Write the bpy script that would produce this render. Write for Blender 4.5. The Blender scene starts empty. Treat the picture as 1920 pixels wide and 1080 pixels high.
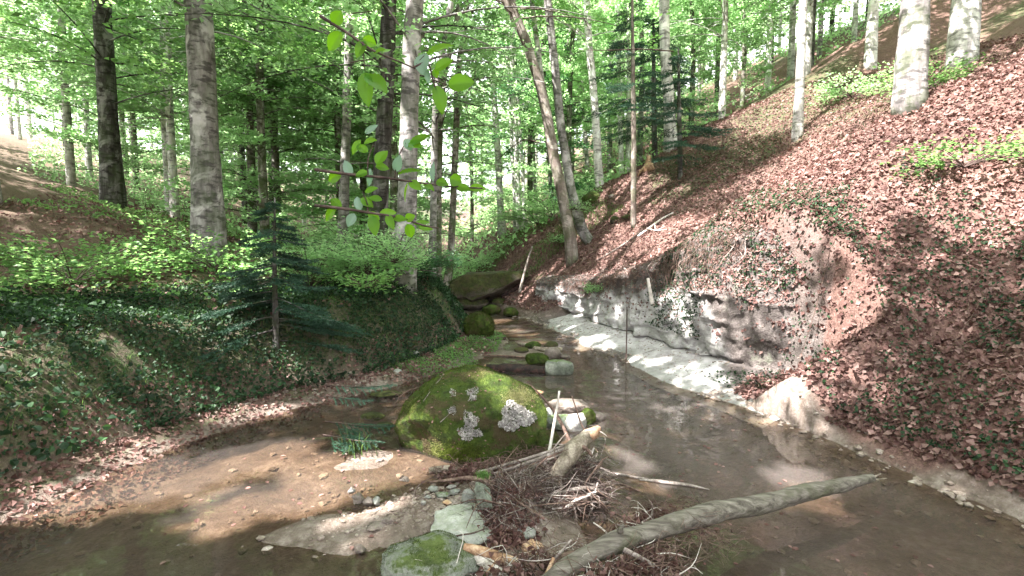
import bpy, bmesh, math
import numpy as np
from mathutils import Vector, Matrix
from mathutils.bvhtree import BVHTree
PI = math.pi
scene = bpy.context.scene
COL = scene.collection

# ------------------------------------------------------------------ camera, sky, sun, exposure
F_PX, PITCH, CAM_Z = 935.0, math.atan(70/935.0), 1.7
cam_data = bpy.data.cameras.new('camera')
cam_data.sensor_width = 36.0
cam_data.lens = 36.0*F_PX/1920.0
cam_data.clip_start, cam_data.clip_end = 0.05, 2000
cam = bpy.data.objects.new('camera', cam_data)
cam.location = (0, 0, CAM_Z)
cam.rotation_euler = (PI/2-PITCH, 0, 0)
COL.objects.link(cam)
scene.camera = cam

SUN_TO = Vector((-0.50, -0.28, 0.82)).normalized()      # direction towards the sun
SUN_EL = math.asin(SUN_TO.z)
SUN_AZ = math.atan2(SUN_TO.x, SUN_TO.y)                 # clockwise from +y
world = bpy.data.worlds.new('World')
scene.world = world
world.use_nodes = True
wn, wl = world.node_tree.nodes, world.node_tree.links
sky = wn.new('ShaderNodeTexSky')
sky.sky_type = 'NISHITA'
sky.sun_disc = False
sky.sun_elevation = SUN_EL
sky.sun_rotation = SUN_AZ
sky.air_density, sky.dust_density, sky.ozone_density = 1.0, 4.0, 0.6
# thin bright cloud veil: the sky reads near white between the leaves
tc = wn.new('ShaderNodeTexCoord')
cn = wn.new('ShaderNodeTexNoise'); cn.inputs['Scale'].default_value = 2.2; cn.inputs['Detail'].default_value = 5
cr = wn.new('ShaderNodeValToRGB'); cr.color_ramp.elements[0].position = .30; cr.color_ramp.elements[1].position = .62
cr.color_ramp.elements[0].color = (.35, .35, .35, 1); cr.color_ramp.elements[1].color = (.9, .9, .9, 1)
mxs = wn.new('ShaderNodeMix'); mxs.data_type = 'RGBA'
wl.new(tc.outputs['Generated'], cn.inputs['Vector']); wl.new(cn.outputs['Fac'], cr.inputs['Fac'])
wl.new(cr.outputs['Color'], mxs.inputs['Factor']); wl.new(sky.outputs['Color'], mxs.inputs['A'])
mxs.inputs['B'].default_value = (9.5, 9.3, 9.6, 1)
bg = wn['Background']
wl.new(mxs.outputs['Result'], bg.inputs['Color'])
bg.inputs['Strength'].default_value = 0.10
sd = bpy.data.lights.new('sun', 'SUN')
sd.energy, sd.angle, sd.color = 5.0, math.radians(0.5), (1.0, .955, .90)
sun = bpy.data.objects.new('sun', sd)
sun.rotation_euler = SUN_TO.to_track_quat('Z', 'Y').to_euler()
COL.objects.link(sun)
vs = scene.view_settings
vs.view_transform, vs.look, vs.gamma, vs.exposure, vs.use_curve_mapping = 'Standard', 'None', 1.0, 2.68, False
scene.render.engine = 'CYCLES'
cy = scene.cycles
cy.use_denoising = True
cy.max_bounces, cy.diffuse_bounces, cy.glossy_bounces, cy.transmission_bounces, cy.transparent_max_bounces = 6, 4, 3, 4, 8
cy.sample_clamp_indirect = 8
cy.caustics_reflective = cy.caustics_refractive = False

# ------------------------------------------------------------------ numbers
rng = np.random.default_rng(7)
_perm = np.random.default_rng(3).permutation(256)
_perm = np.concatenate([_perm, _perm, _perm])
_val = np.random.default_rng(4).random(256)
def vnoise(x, y, z=0.0):
    x, y, z = np.broadcast_arrays(np.asarray(x, float), np.asarray(y, float), np.asarray(z, float))
    xi, yi, zi = np.floor(x).astype(int), np.floor(y).astype(int), np.floor(z).astype(int)
    u, v, w = x-xi, y-yi, z-zi
    u, v, w = u*u*(3-2*u), v*v*(3-2*v), w*w*(3-2*w)
    def h(a, b, c): return _val[_perm[_perm[_perm[a & 255] + (b & 255)] + (c & 255)]]
    r = 0
    for dx in (0, 1):
        for dy in (0, 1):
            for dz in (0, 1):
                r = r + h(xi+dx, yi+dy, zi+dz)*(u if dx else 1-u)*(v if dy else 1-v)*(w if dz else 1-w)
    return r*2-1
def fbm(x, y, z=0.0, o=4, g=.5):
    r, a, f = 0, 1.0, 1.0
    for i in range(o):
        r = r + a*vnoise(np.asarray(x)*f+i*17.3, np.asarray(y)*f+i*5.1, np.asarray(z)*f+i*9.7); a *= g; f *= 2.03
    return r
def sst(a, b, x):
    t = np.clip((x-a)/(b-a), 0, 1); return t*t*(3-2*t)
def smin(a, b, k=.3):
    h = np.clip(.5+.5*(b-a)/k, 0, 1); return b*(1-h)+a*h-k*h*(1-h)

# ------------------------------------------------------------------ ground shape (metres; y runs upstream, camera 1.7 m above the water)
_ry = np.array([-40,-12, 0, 2, 3.5, 5, 6.36, 7.57, 8.6, 10, 10.9, 12.3, 13.5, 17, 20, 30, 60])
_rx = np.array([4.4, 4.2, 3.7, 3.5, 3.1, 2.7, 2.15, 1.8, 1.32, .86, .5, -.26, -.9, -1.7, -2.6, -3.9, -6])
_ly = np.array([-40,-12, 0, 2, 4, 5.2, 6.2, 6.8, 7.9, 9.2, 11, 12.3, 14, 16, 20, 30, 60])
_lx = np.array([-4.6,-4.4, -3.9, -3.7, -3.35, -2.85, -1.95, -1.6, -1.05, -.85, -1.15, -1.5, -2.2, -3.0, -4.3, -5.6, -8])
_ay = np.array([0, 5, 6.3, 7.2, 8.0, 8.8, 9.5, 10.5, 12])
_ax = np.array([.3, .3, .35, .5, .75, .85, .5, .25, .2])
def xr(y): return np.interp(y, _ry, _rx)
def xl(y): return np.interp(y, _ly, _lx)
def apron(y): return np.interp(y, _ay, _ax)
def wlev(y): return .04*np.maximum(0, np.asarray(y, float)-6.5)
def rslope(y):
    d = (xr(y+.5)-xr(y-.5)); return 1/np.sqrt(1+d*d)
def lslope(y):
    d = (xl(y+.5)-xl(y-.5)); return 1/np.sqrt(1+d*d)
def cliff_top(y): return np.interp(y, [0, 4.5, 5.4, 6, 7.3, 8.6, 10, 11.2], [0, 0, 1.0, 1.35, 1.3, .62, .16, 0.])
def H(x, y, detail=True):
    x, y = np.broadcast_arrays(np.asarray(x, float), np.asarray(y, float))
    w = wlev(y)
    s = (x-xr(y))*rslope(y)
    t = (xl(y)-x)*lslope(y)
    o = cliff_top(y)
    # right hillside, undercut by the stream into a low cliff
    k = np.where(s > 0, s, 0)
    hill = smin(o+.92*k, np.maximum(.78, o+.12)+.60*k, .4)
    hill = smin(hill, 5.2+.35*k, 1.5)
    cl = (1-sst(10.2, 11.4, y))*sst(4.7, 5.4, y)
    bench = np.minimum(.01+.30*k, .15)
    face = .15+(k-.85)*9
    cliffy = np.where(k < .85, bench, np.minimum(face, hill))
    right = w+np.where(s > 0, hill*(1-cl)+cliffy*cl, 0)
    gully = 1.7*np.exp(-((y-21)/3.2)**2)*sst(1.5, 5, s)
    right = right-gully
    right = right+sst(.4, 1.5, s)*(.16*fbm(x*.7, y*.7, 3, 3)+.0)
    # left bank and forest floor
    tk = np.maximum(t, 0)
    left = w+.10+smin(1.5*tk, .80+.10*tk, .35)+.25*np.maximum(tk-4.5, 0)+sst(.2, 1, t)*.13*fbm(x*.9, y*.9, 8, 3)
    left = smin(left, 6.0+.1*tk, 2)
    # stream bed with bars
    ap = apron(y)
    e = t+ap                      # >0 on the apron
    bed = -.09+.055*fbm(x*1.1, y*1.1, 1, 3)
    bar = .15*np.exp(-(((x-.06)/.34)**2+((y-3.05)/.6)**2))
    bar = bar+.12*np.exp(-(((x-.35)/.5)**2+((y-4.5)/.5)**2))
    bar = bar+.10*np.exp(-(((x+.42)/.45)**2+((y-3.1)/.28)**2))
    bar = bar+.085*np.exp(-(((x+1.15)/.75)**2+((y-2.9)/.26)**2))
    bar = bar+.085*np.exp(-(((x+1.3)/.55)**2+((y-3.95)/.35)**2))
    bar = bar+.10*np.exp(-(((x-.95)/.5)**2+((y-2.35)/.28)**2))
    bar = bar+.03*fbm(x*3.1, y*3.1, 14, 3)*np.exp(-(((x)/1.5)**2+((y-3.2)/1.6)**2))
    bar = bar+.15*np.exp(-(((x-.05)/.8)**2+((y-7.9)/.35)**2))
    bed = bed+bar-.26*np.exp(-(((x-1.5)/.9)**2+((y-4.8)/1.9)**2))
    bed = np.where(s > -.5, bed*sst(0, .5, -s), bed)
    mid = w+bed
    mid = mid*(1-sst(-.35, .1, e))+(w+.02+.1*np.clip(e/np.maximum(ap, .1), 0, 1))*sst(-.35, .1, e)
    z = np.where(s > 0, right, np.where(t > 0, left, mid))
    if detail:
        n = fbm(x*4, y*4, 5, 3)*.022+fbm(x*14, y*14, 6, 2)*.006
        z = z+n*(.45+.55*sst(.3, .8, np.abs(s-.0))*(s > 0)+.9*(t > 0))
    far = np.maximum(y-28, 0)
    z = z+.12*far-.0006*np.minimum(far, 100)**2
    z = z*np.where(y < -2, 1, 1)
    return z
def ray(px, py):
    u, v = (px-960)/F_PX, (540-py)/F_PX
    c, s = math.cos(PITCH), math.sin(PITCH)
    return np.array([u, c+s*v, -s+c*v])
def P(px, py, d):
    """the world point seen at a pixel of the photograph, d metres ahead (along y)"""
    r = ray(px, py); return Vector((r*d/r[1])+np.array([0, 0, CAM_Z]))
def G(px, py, lift=0.0):
    """the point of the ground (or water) seen at a pixel"""
    r = ray(px, py); r = r/r[1]
    d = np.concatenate([np.arange(1.5, 14, .01), np.arange(14, 60, .05)])
    z = np.maximum(H(r[0]*d, d), wlev(d))
    i = np.argmax(CAM_Z+r[2]*d < z)
    return Vector((r[0]*d[i], d[i], float(z[i])+lift))
def ground(x, y): return float(H(x, y))

# ------------------------------------------------------------------ mesh building
def mk(name, V, faces, mat, parent=None, smooth=True, attrs=None, origin=None, uv=None):
    """faces: list of int arrays (n,k). origin: world point that becomes the object's location"""
    V = np.asarray(V, dtype=np.float64).reshape(-1, 3)
    if origin is not None: V = V-np.asarray(origin)
    me = bpy.data.meshes.new(name)
    me.vertices.add(len(V)); me.vertices.foreach_set('co', V.astype(np.float32).ravel())
    faces = [np.asarray(f, dtype=np.int32) for f in faces if len(f)]
    nl = sum(f.size for f in faces); nf = sum(len(f) for f in faces)
    me.loops.add(nl); me.loops.foreach_set('vertex_index', np.concatenate([f.ravel() for f in faces]))
    me.polygons.add(nf)
    st, p = [], 0
    for f in faces:
        k = f.shape[1]; st.append(p+np.arange(len(f))*k); p += f.size
    me.polygons.foreach_set('loop_start', np.concatenate(st).astype(np.int32))
    me.polygons.foreach_set('use_smooth', np.full(nf, smooth))
    me.update(calc_edges=True)
    for an, av in (attrs or {}).items():
        av = np.asarray(av, dtype=np.float32)
        if av.ndim == 1:
            a = me.attributes.new(an, 'FLOAT', 'POINT'); a.data.foreach_set('value', av)
        else:
            a = me.attributes.new(an, 'FLOAT_COLOR', 'POINT')
            a.data.foreach_set('color', np.concatenate([av, np.ones((len(av), 4-av.shape[1]), np.float32)], 1).ravel())
    if mat is not None: me.materials.append(mat)
    o = bpy.data.objects.new(name, me)
    COL.objects.link(o)
    if origin is not None: o.location = origin
    if parent is not None:
        o.parent = parent
        if origin is not None: o.location = Vector(origin)-parent_world(parent)
    return o
def parent_world(p):
    v = Vector(p.location)
    while p.parent is not None: p = p.parent; v += Vector(p.location)
    return v
def thing(name, label, cat, loc, group=None):
    o = bpy.data.objects.new(name, None); COL.objects.link(o)
    o.empty_display_size = .1
    o.location = loc; o['label'] = label; o['category'] = cat
    if group: o['group'] = group
    return o
def tag(o, label=None, cat=None, group=None, kind=None):
    if label: o['label'] = label
    if cat: o['category'] = cat
    if group: o['group'] = group
    if kind: o['kind'] = kind
    return o
class Bag:
    """collects pieces that belong to ONE mesh"""
    def __init__(s): s.V, s.F, s.A, s.n = [], {}, [], 0
    def add(s, V, F, a=0.0):
        V = np.asarray(V, float).reshape(-1, 3)
        for f in F:
            f = np.asarray(f)
            if len(f): s.F.setdefault(f.shape[1], []).append(f+s.n)
        s.V.append(V); s.n += len(V)
        s.A.append(np.broadcast_to(np.asarray(a, float), (len(V),)))
    def build(s, name, mat, parent=None, smooth=True, origin=None):
        return mk(name, np.concatenate(s.V), [np.concatenate(f) for f in s.F.values()], mat, parent, smooth, {'rnd': np.concatenate(s.A)}, origin)

def spline(pts, n):
    pts = np.asarray([tuple(p) for p in pts], float)
    if len(pts) == 2: return pts[0]+(pts[1]-pts[0])*np.linspace(0, 1, n)[:, None]
    L = np.concatenate([[0], np.cumsum(np.linalg.norm(np.diff(pts, axis=0), axis=1))])
    tt = np.linspace(0, L[-1], n)
    m = np.gradient(pts, L, axis=0)
    i = np.clip(np.searchsorted(L, tt, side='right')-1, 0, len(L)-2)
    h = (L[i+1]-L[i]); u = (tt-L[i])/h; u = u[:, None]; h = h[:, None]
    return (2*u**3-3*u**2+1)*pts[i]+(u**3-2*u**2+u)*h*m[i]+(-2*u**3+3*u**2)*pts[i+1]+(u**3-u**2)*h*m[i+1]
def tube(pts, radii, sides=8, n=None, bump=0.0, seed=0, cap=True, freq=6.0, flat=1.0):
    """a tapered bent pole; radii are given at the control points"""
    pts = np.asarray([tuple(p) for p in pts], float)
    n = n or max(2, len(pts))
    C = spline(pts, n) if n != len(pts) or len(pts) > 2 else pts
    r = np.interp(np.linspace(0, 1, n), np.linspace(0, 1, len(radii)), radii)
    T = np.gradient(C, axis=0); T /= np.linalg.norm(T, axis=1)[:, None]+1e-9
    m = np.abs(T.mean(0)); ref = np.eye(3)[int(np.argmin(m))]
    U = np.cross(T, ref); U /= np.linalg.norm(U, axis=1)[:, None]+1e-9
    W = np.cross(T, U)
    a = np.linspace(0, 2*PI, sides, endpoint=False)
    ca, sa = np.cos(a), np.sin(a)
    R = np.repeat(r[:, None], sides, 1)
    D = ca[None, :, None]*U[:, None]+flat*sa[None, :, None]*W[:, None]
    V = C[:, None]+D*R[..., None]
    if bump:
        nn = fbm(V[..., 0]*freq+seed, V[..., 1]*freq, V[..., 2]*freq, 3)
        V = C[:, None]+D*(R*(1+bump*nn))[..., None]
    i = np.arange(n-1)[:, None]*sides; j = np.arange(sides)[None]; j2 = (j+1) % sides
    F = np.stack([i+j, i+j2, i+sides+j2, i+sides+j], -1).reshape(-1, 4)
    V = V.reshape(-1, 3); tri = []
    if cap:
        V = np.concatenate([V, C[:1]-T[:1]*r[0]*.15, C[-1:]+T[-1:]*r[-1]*.3])
        b = n*sides
        for q in range(sides):
            tri.append((b, (q+1) % sides, q)); tri.append((b+1, (n-1)*sides+q, (n-1)*sides+(q+1) % sides))
    return V, [F, np.array(tri, int).reshape(-1, 3)]
def leaf_cards(Pp, D, N, L, W, shape='diamond', fold=.25):
    """leaf blades: base points Pp, directions D, face normals N, lengths L, widths W"""
    n = len(Pp)
    D = D/np.linalg.norm(D, axis=1)[:, None]
    S = np.cross(D, N); S /= np.linalg.norm(S, axis=1)[:, None]+1e-9
    N = np.cross(S, D)
    L = np.broadcast_to(L, (n,))[:, None]; W = np.broadcast_to(W, (n,))[:, None]
    if shape == 'diamond':
        V = np.stack([Pp, Pp+D*L*.45+S*W*.5+N*W*fold, Pp+D*L, Pp+D*L*.45-S*W*.5+N*W*fold], 1)
        b = np.arange(n)[:, None]*4
        F = np.concatenate([b+np.array([[0, 1, 2]]), b+np.array([[0, 2, 3]])])
        return V.reshape(-1, 3), [F], 4
    if shape == 'tri':
        V = np.stack([Pp-S*W*.5, Pp+S*W*.5, Pp+D*L], 1)
        b = np.arange(n)[:, None]*3
        return V.reshape(-1, 3), [b+np.array([[0, 1, 2]])], 3
    V = np.stack([Pp, Pp+D*L*.28+S*W*.42+N*W*fold, Pp+D*L*.62+S*W*.46+N*W*fold, Pp+D*L-N*L*.08,
                  Pp+D*L*.62-S*W*.46+N*W*fold, Pp+D*L*.28-S*W*.42+N*W*fold, Pp+D*L*.5], 1)
    b = np.arange(n)[:, None]*7
    F = np.concatenate([b+np.array([q]) for q in ([0, 1, 6], [1, 2, 6], [2, 3, 6], [3, 4, 6], [4, 5, 6], [5, 0, 6])])
    return V.reshape(-1, 3), [F], 7
def unit(v): return v/(np.linalg.norm(v, axis=-1, keepdims=True)+1e-9)
def rand_dir(n): return unit(rng.normal(size=(n, 3)))
# ------------------------------------------------------------------ materials
def nmat(name):
    m = bpy.data.materials.new(name); m.use_nodes = True
    nt = m.node_tree; nt.nodes.clear()
    out = nt.nodes.new('ShaderNodeOutputMaterial')
    return m, nt, out
def N(nt, t, **kw):
    n = nt.nodes.new('ShaderNode'+t)
    for k, v in kw.items():
        if k in n.inputs: n.inputs[k].default_value = v
        else: setattr(n, k, v)
    return n
def ramp(nt, fac, stops):
    r = nt.nodes.new('ShaderNodeValToRGB'); e = r.color_ramp.elements
    while len(e) < len(stops): e.new(.5)
    for q, (p, c) in zip(e, stops):
        q.position = p; q.color = (c if isinstance(c, tuple) else (c, c, c))+((1,) if not isinstance(c, tuple) or len(c) == 3 else ())
    nt.links.new(fac, r.inputs['Fac']); return r.outputs['Color']
def noise(nt, scale, detail=4, rough=.55, vec=None, dist=0.0):
    n = N(nt, 'TexNoise'); n.inputs['Scale'].default_value = scale; n.inputs['Detail'].default_value = detail
    n.inputs['Roughness'].default_value = rough; n.inputs['Distortion'].default_value = dist
    if vec is not None: nt.links.new(vec, n.inputs['Vector'])
    return n.outputs['Fac']
def mix(nt, fac, a, b, mode='MIX'):
    m = nt.nodes.new('ShaderNodeMix'); m.data_type = 'RGBA'; m.blend_type = mode
    for s, v in (('Factor', fac), ('A', a), ('B', b)):
        if isinstance(v, (int, float)): m.inputs[s].default_value = v
        elif isinstance(v, tuple): m.inputs[s].default_value = v+(1,) if len(v) == 3 else v
        else: nt.links.new(v, m.inputs[s])
    return m.outputs['Result']
def mth(nt, op, a, b=None):
    m = nt.nodes.new('ShaderNodeMath'); m.operation = op
    for i, v in enumerate((a, b)):
        if v is None: continue
        if isinstance(v, (int, float)): m.inputs[i].default_value = v
        else: nt.links.new(v, m.inputs[i])
    return m.outputs[0]
def attr(nt, name, col=False):
    a = nt.nodes.new('ShaderNodeAttribute'); a.attribute_name = name
    return a.outputs['Color'] if col else a.outputs['Fac']
def bump(nt, h, strength=.4, dist=.02):
    b = nt.nodes.new('ShaderNodeBump'); b.inputs['Strength'].default_value = strength; b.inputs['Distance'].default_value = dist
    nt.links.new(h, b.inputs['Height']); return b.outputs['Normal']
def objvec(nt, scale=(1, 1, 1)):
    t = nt.nodes.new('ShaderNodeTexCoord'); mp = nt.nodes.new('ShaderNodeMapping'); mp.inputs['Scale'].default_value = scale
    nt.links.new(t.outputs['Object'], mp.inputs['Vector']); return mp.outputs['Vector']
def principled(nt, out, col, rough=.8, nrm=None, spec=.3):
    p = nt.nodes.new('ShaderNodeBsdfPrincipled')
    for s, v in (('Base Color', col), ('Roughness', rough), ('Specular IOR Level', spec)):
        if isinstance(v, (int, float)): p.inputs[s].default_value = v
        elif isinstance(v, tuple): p.inputs[s].default_value = v+(1,)
        else: nt.links.new(v, p.inputs[s])
    if nrm is not None: nt.links.new(nrm, p.inputs['Normal'])
    if out is not None: nt.links.new(p.outputs[0], out.inputs['Surface'])
    return p
def leaf_mat(name, c0, c1, c2, trans=(.25, .42, .05), tw=.5, rough=.45, spec=.35, scale=.35):
    m, nt, out = nmat(name)
    r = attr(nt, 'rnd')
    col = ramp(nt, r, [(0, c0), (.55, c1), (1, c2)])
    geo = nt.nodes.new('ShaderNodeNewGeometry')
    big = ramp(nt, noise(nt, scale, 3, .6, geo.outputs['Position']), [(.33, .62), (.66, 1.3)])
    col = mix(nt, 1.0, col, big, 'MULTIPLY')
    p = principled(nt, None, col, rough, None, spec)
    t = nt.nodes.new('ShaderNodeBsdfTranslucent')
    tcx = mix(nt, 1.0, mix(nt, r, tuple(a*.75 for a in trans), trans), big, 'MULTIPLY')
    nt.links.new(tcx, t.inputs['Color'])
    ms = nt.nodes.new('ShaderNodeMixShader'); ms.inputs[0].default_value = tw
    nt.links.new(p.outputs[0], ms.inputs[1]); nt.links.new(t.outputs[0], ms.inputs[2])
    nt.links.new(ms.outputs[0], out.inputs['Surface'])
    return m
M = {}
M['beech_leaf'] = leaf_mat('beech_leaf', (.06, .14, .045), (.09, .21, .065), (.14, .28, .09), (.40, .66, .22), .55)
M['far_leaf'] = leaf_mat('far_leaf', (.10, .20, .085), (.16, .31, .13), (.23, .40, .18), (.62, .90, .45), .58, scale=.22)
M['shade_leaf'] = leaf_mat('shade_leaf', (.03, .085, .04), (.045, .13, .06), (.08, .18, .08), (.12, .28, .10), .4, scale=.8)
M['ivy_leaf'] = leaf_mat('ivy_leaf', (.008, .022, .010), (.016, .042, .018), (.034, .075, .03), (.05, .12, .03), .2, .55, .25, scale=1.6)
M['needle'] = leaf_mat('needle', (.02, .055, .035), (.035, .085, .055), (.055, .12, .075), (.05, .12, .06), .2, .5, .3, scale=1.5)
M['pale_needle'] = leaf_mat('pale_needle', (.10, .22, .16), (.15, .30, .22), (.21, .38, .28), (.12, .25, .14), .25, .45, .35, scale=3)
M['dead_leaf'] = leaf_mat('dead_leaf', (.085, .043, .038), (.165, .09, .08), (.31, .205, .185), (.22, .11, .09), .2, .65, .2, scale=.9)
M['grass_blade'] = leaf_mat('grass_blade', (.05, .11, .03), (.09, .18, .05), (.17, .27, .09), (.2, .35, .08), .4, scale=2)
M['moss_blade'] = leaf_mat('moss_blade', (.022, .031, .005), (.048, .071, .010), (.125, .160, .028), (.09, .13, .02), .18, .85, .1, scale=9)
M['lichen'] = leaf_mat('lichen', (.27, .25, .24), (.50, .47, .46), (.72, .69, .68), (.5, .48, .45), .15, .9, .1, scale=12)

M['sunspot_moss'] = leaf_mat('sunspot_moss', (.13, .15, .035), (.27, .27, .11), (.42, .39, .25), (.2, .2, .08), .2, .9, .1, scale=9)  # pale moss colour with the sunlight painted in
# big backlit leaves of the overhanging twig
m, nt, out = nmat('twig_leaf'); M['twig_leaf'] = m
ov = objvec(nt); w = N(nt, 'TexWave'); w.wave_type = 'BANDS'; w.bands_direction = 'DIAGONAL'
oi = nt.nodes.new('ShaderNodeObjectInfo')
c = ramp(nt, oi.outputs['Random'], [(0, (.06, .17, .015)), (.6, (.10, .26, .02)), (1, (.15, .32, .03))])
c = mix(nt, attr(nt, 'rnd'), c, (.36, .50, .42))  # blue-white sky reflection of some leaves, painted as their colour
p = principled(nt, None, c, .42, None, .4)
t = nt.nodes.new('ShaderNodeBsdfTranslucent'); nt.links.new(mix(nt, attr(nt, 'rnd'), (.32, .66, .02), (.20, .40, .22)), t.inputs['Color'])
ms = nt.nodes.new('ShaderNodeMixShader'); ms.inputs[0].default_value = .6
nt.links.new(p.outputs[0], ms.inputs[1]); nt.links.new(t.outputs[0], ms.inputs[2]); nt.links.new(ms.outputs[0], out.inputs['Surface'])

def bark(name, dark, mid, pale, moss=.0, bands=True, rough=.85):
    m, nt, out = nmat(name)
    v = objvec(nt, (6, 6, 1.6)); v2 = objvec(nt, (3, 3, 9)); v1 = objvec(nt)
    n1 = noise(nt, 1.3, 6, .65, v); n2 = noise(nt, 1.6, 4, .6, v2); n3 = noise(nt, 2.2, 5, .6, v1, .6)
    col = ramp(nt, n1, [(.30, dark), (.48, mid), (.66, pale)])
    col = mix(nt, ramp(nt, n2, [(.50, 0.0), (.60, .75 if bands else .25)]), col, tuple(a*.45 for a in dark))
    col = mix(nt, ramp(nt, n3, [(.54, 0.0), (.62, .8)]), col, tuple(min(1, a*1.5) for a in pale))
    if moss:
        t = nt.nodes.new('ShaderNodeTexCoord'); sp = nt.nodes.new('ShaderNodeSeparateXYZ'); nt.links.new(t.outputs['Object'], sp.inputs[0])
        hgt = ramp(nt, mth(nt, 'MULTIPLY', sp.outputs['Z'], 1/6.0), [(0, 1.0), (1, .25)])
        mm = mth(nt, 'MULTIPLY', ramp(nt, noise(nt, 3.0, 5, .65, v1), [(.46, 0.0), (.56, moss)]), hgt)
        col = mix(nt, mm, col, (.045, .075, .018))
    principled(nt, out, col, rough, bump(nt, mth(nt, 'ADD', n1, mth(nt, 'MULTIPLY', n2, .6)), .7, .02), .2)
    return m
M['bark_grey'] = bark('bark_grey', (.10, .09, .09), (.22, .20, .20), (.40, .38, .38), .5)
M['bark_pale'] = bark('bark_pale', (.22, .20, .20), (.42, .40, .39), (.62, .60, .58), .25)
M['bark_white'] = bark('bark_white', (.34, .31, .31), (.62, .58, .57), (.80, .77, .76), .0)
M['bark_dark'] = bark('bark_dark', (.022, .019, .018), (.055, .048, .046), (.19, .18, .18), .4)
M['bark_brown'] = bark('bark_brown', (.075, .055, .048), (.175, .14, .125), (.33, .29, .27), .45, False)
M['bark_mossy'] = bark('bark_mossy', (.06, .05, .04), (.16, .14, .12), (.34, .33, .31), 1.0)

def wood(name, dark, mid, pale, rough=.75, wet=0):
    m, nt, out = nmat(name)
    t = nt.nodes.new('ShaderNodeNewGeometry')
    n1 = noise(nt, 14, 5, .65, t.outputs['Position']); n2 = noise(nt, 60, 3, .6, t.outputs['Position'], .8)
    f = mth(nt, 'ADD', mth(nt, 'MULTIPLY', n1, .65), mth(nt, 'MULTIPLY', n2, .35))
    col = ramp(nt, f, [(.36, dark), (.5, mid), (.64, pale)])
    principled(nt, out, col, rough, bump(nt, n2, .5, .006), .4 if wet else .2)
    return m
M['stick_grey'] = wood('stick_grey', (.09, .07, .06), (.22, .18, .165), (.42, .37, .35))
M['stick_brown'] = wood('stick_brown', (.05, .03, .025), (.13, .085, .07), (.26, .18, .15))
M['stick_pale'] = wood('stick_pale', (.28, .24, .22), (.50, .45, .42), (.70, .66, .63))
M['wet_log'] = wood('wet_log', (.008, .006, .006), (.022, .015, .014), (.075, .035, .028), .65, 0)
M['old_log'] = wood('old_log', (.07, .055, .04), (.20, .165, .13), (.40, .35, .29))
M['orange_log'] = wood('orange_log', (.13, .07, .045), (.32, .19, .12), (.52, .38, .27))
M['twig_dark'] = wood('twig_dark', (.03, .02, .018), (.075, .05, .045), (.14, .10, .09))
m, nt, out = nmat('log_grey'); M['log_grey'] = m
ov = objvec(nt, (1.2, 9, 9)); g1 = noise(nt, 3.6, 8, .7, ov, .5); g2 = noise(nt, 5, 4, .6, objvec(nt, (1, 1, 1)))
c = ramp(nt, g1, [(.32, (.04, .033, .028)), (.45, (.115, .10, .085)), (.58, (.20, .18, .155)), (.72, (.34, .31, .28))])
c = mix(nt, ramp(nt, g2, [(.52, 0.0), (.66, .6)]), c, (.07, .075, .035))
principled(nt, out, c, .7, bump(nt, g1, .8, .02), .25)

def rockmat(name, dark, mid, pale, moss=1.0, mosscol=((.035, .06, .006), (.075, .125, .014), (.15, .20, .035)), thresh=.15, litter=0.0, rough=.8, msc=4.0):
    m, nt, out = nmat(name)
    geo = nt.nodes.new('ShaderNodeNewGeometry'); v = geo.outputs['Position']
    n1 = noise(nt, 6, 6, .65, v); n2 = noise(nt, 28, 4, .6, v)
    col = ramp(nt, mth(nt, 'ADD', mth(nt, 'MULTIPLY', n1, .7), mth(nt, 'MULTIPLY', n2, .3)), [(.36, dark), (.5, mid), (.64, pale)])
    if moss > 0:
        sp = nt.nodes.new('ShaderNodeSeparateXYZ'); nt.links.new(geo.outputs['Normal'], sp.inputs[0])
        mm = mth(nt, 'ADD', sp.outputs['Z'], mth(nt, 'MULTIPLY', mth(nt, 'SUBTRACT', noise(nt, msc, 5, .65, v), .5), 2.6))
        mm = mth(nt, 'ADD', mm, mth(nt, 'MULTIPLY', mth(nt, 'SUBTRACT', noise(nt, 45, 4, .7, v), .5), 1.1))
        mm = ramp(nt, mth(nt, 'MULTIPLY', mth(nt, 'ADD', mm, 2.0), .25), [((thresh-.05+2)*.25, 0.0), ((thresh+.40+2)*.25, moss)])
        mc = ramp(nt, noise(nt, 11, 5, .7, v, .4), [(.34, mosscol[0]), (.5, mosscol[1]), (.68, mosscol[2])])
        if litter:
            mc = mix(nt, ramp(nt, noise(nt, 5, 5, .7, v), [(.50, 0.0), (.60, litter)]), mc, (.055, .040, .020))
        col = mix(nt, mm, col, mc)
    n3 = noise(nt, 90, 3, .6, v)
    h = mth(nt, 'ADD', mth(nt, 'MULTIPLY', n2, 1.3), mth(nt, 'MULTIPLY', n3, .6))
    principled(nt, out, col, rough, bump(nt, h, .8, .018), .25)
    return m
M['rock_moss'] = rockmat('rock_moss', (.06, .05, .042), (.13, .11, .09), (.24, .21, .18), 1.0, mosscol=((.014, .022, .004), (.034, .056, .007), (.075, .105, .016)), thresh=-.95, litter=.95, msc=2.5)
M['rock_part'] = rockmat('rock_part', (.11, .115, .10), (.20, .21, .185), (.33, .34, .30), .95, mosscol=((.03, .045, .010), (.06, .085, .016), (.10, .13, .03)), thresh=.72, msc=6)
M['rock_dull'] = rockmat('rock_dull', (.05, .042, .035), (.12, .10, .08), (.22, .19, .16), .95, mosscol=((.014, .018, .005), (.032, .040, .008), (.065, .07, .016)), thresh=-.35, litter=.8, msc=3)
M['rock_grey'] = rockmat('rock_grey', (.11, .11, .10), (.20, .205, .19), (.32, .32, .30), .0)
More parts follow.
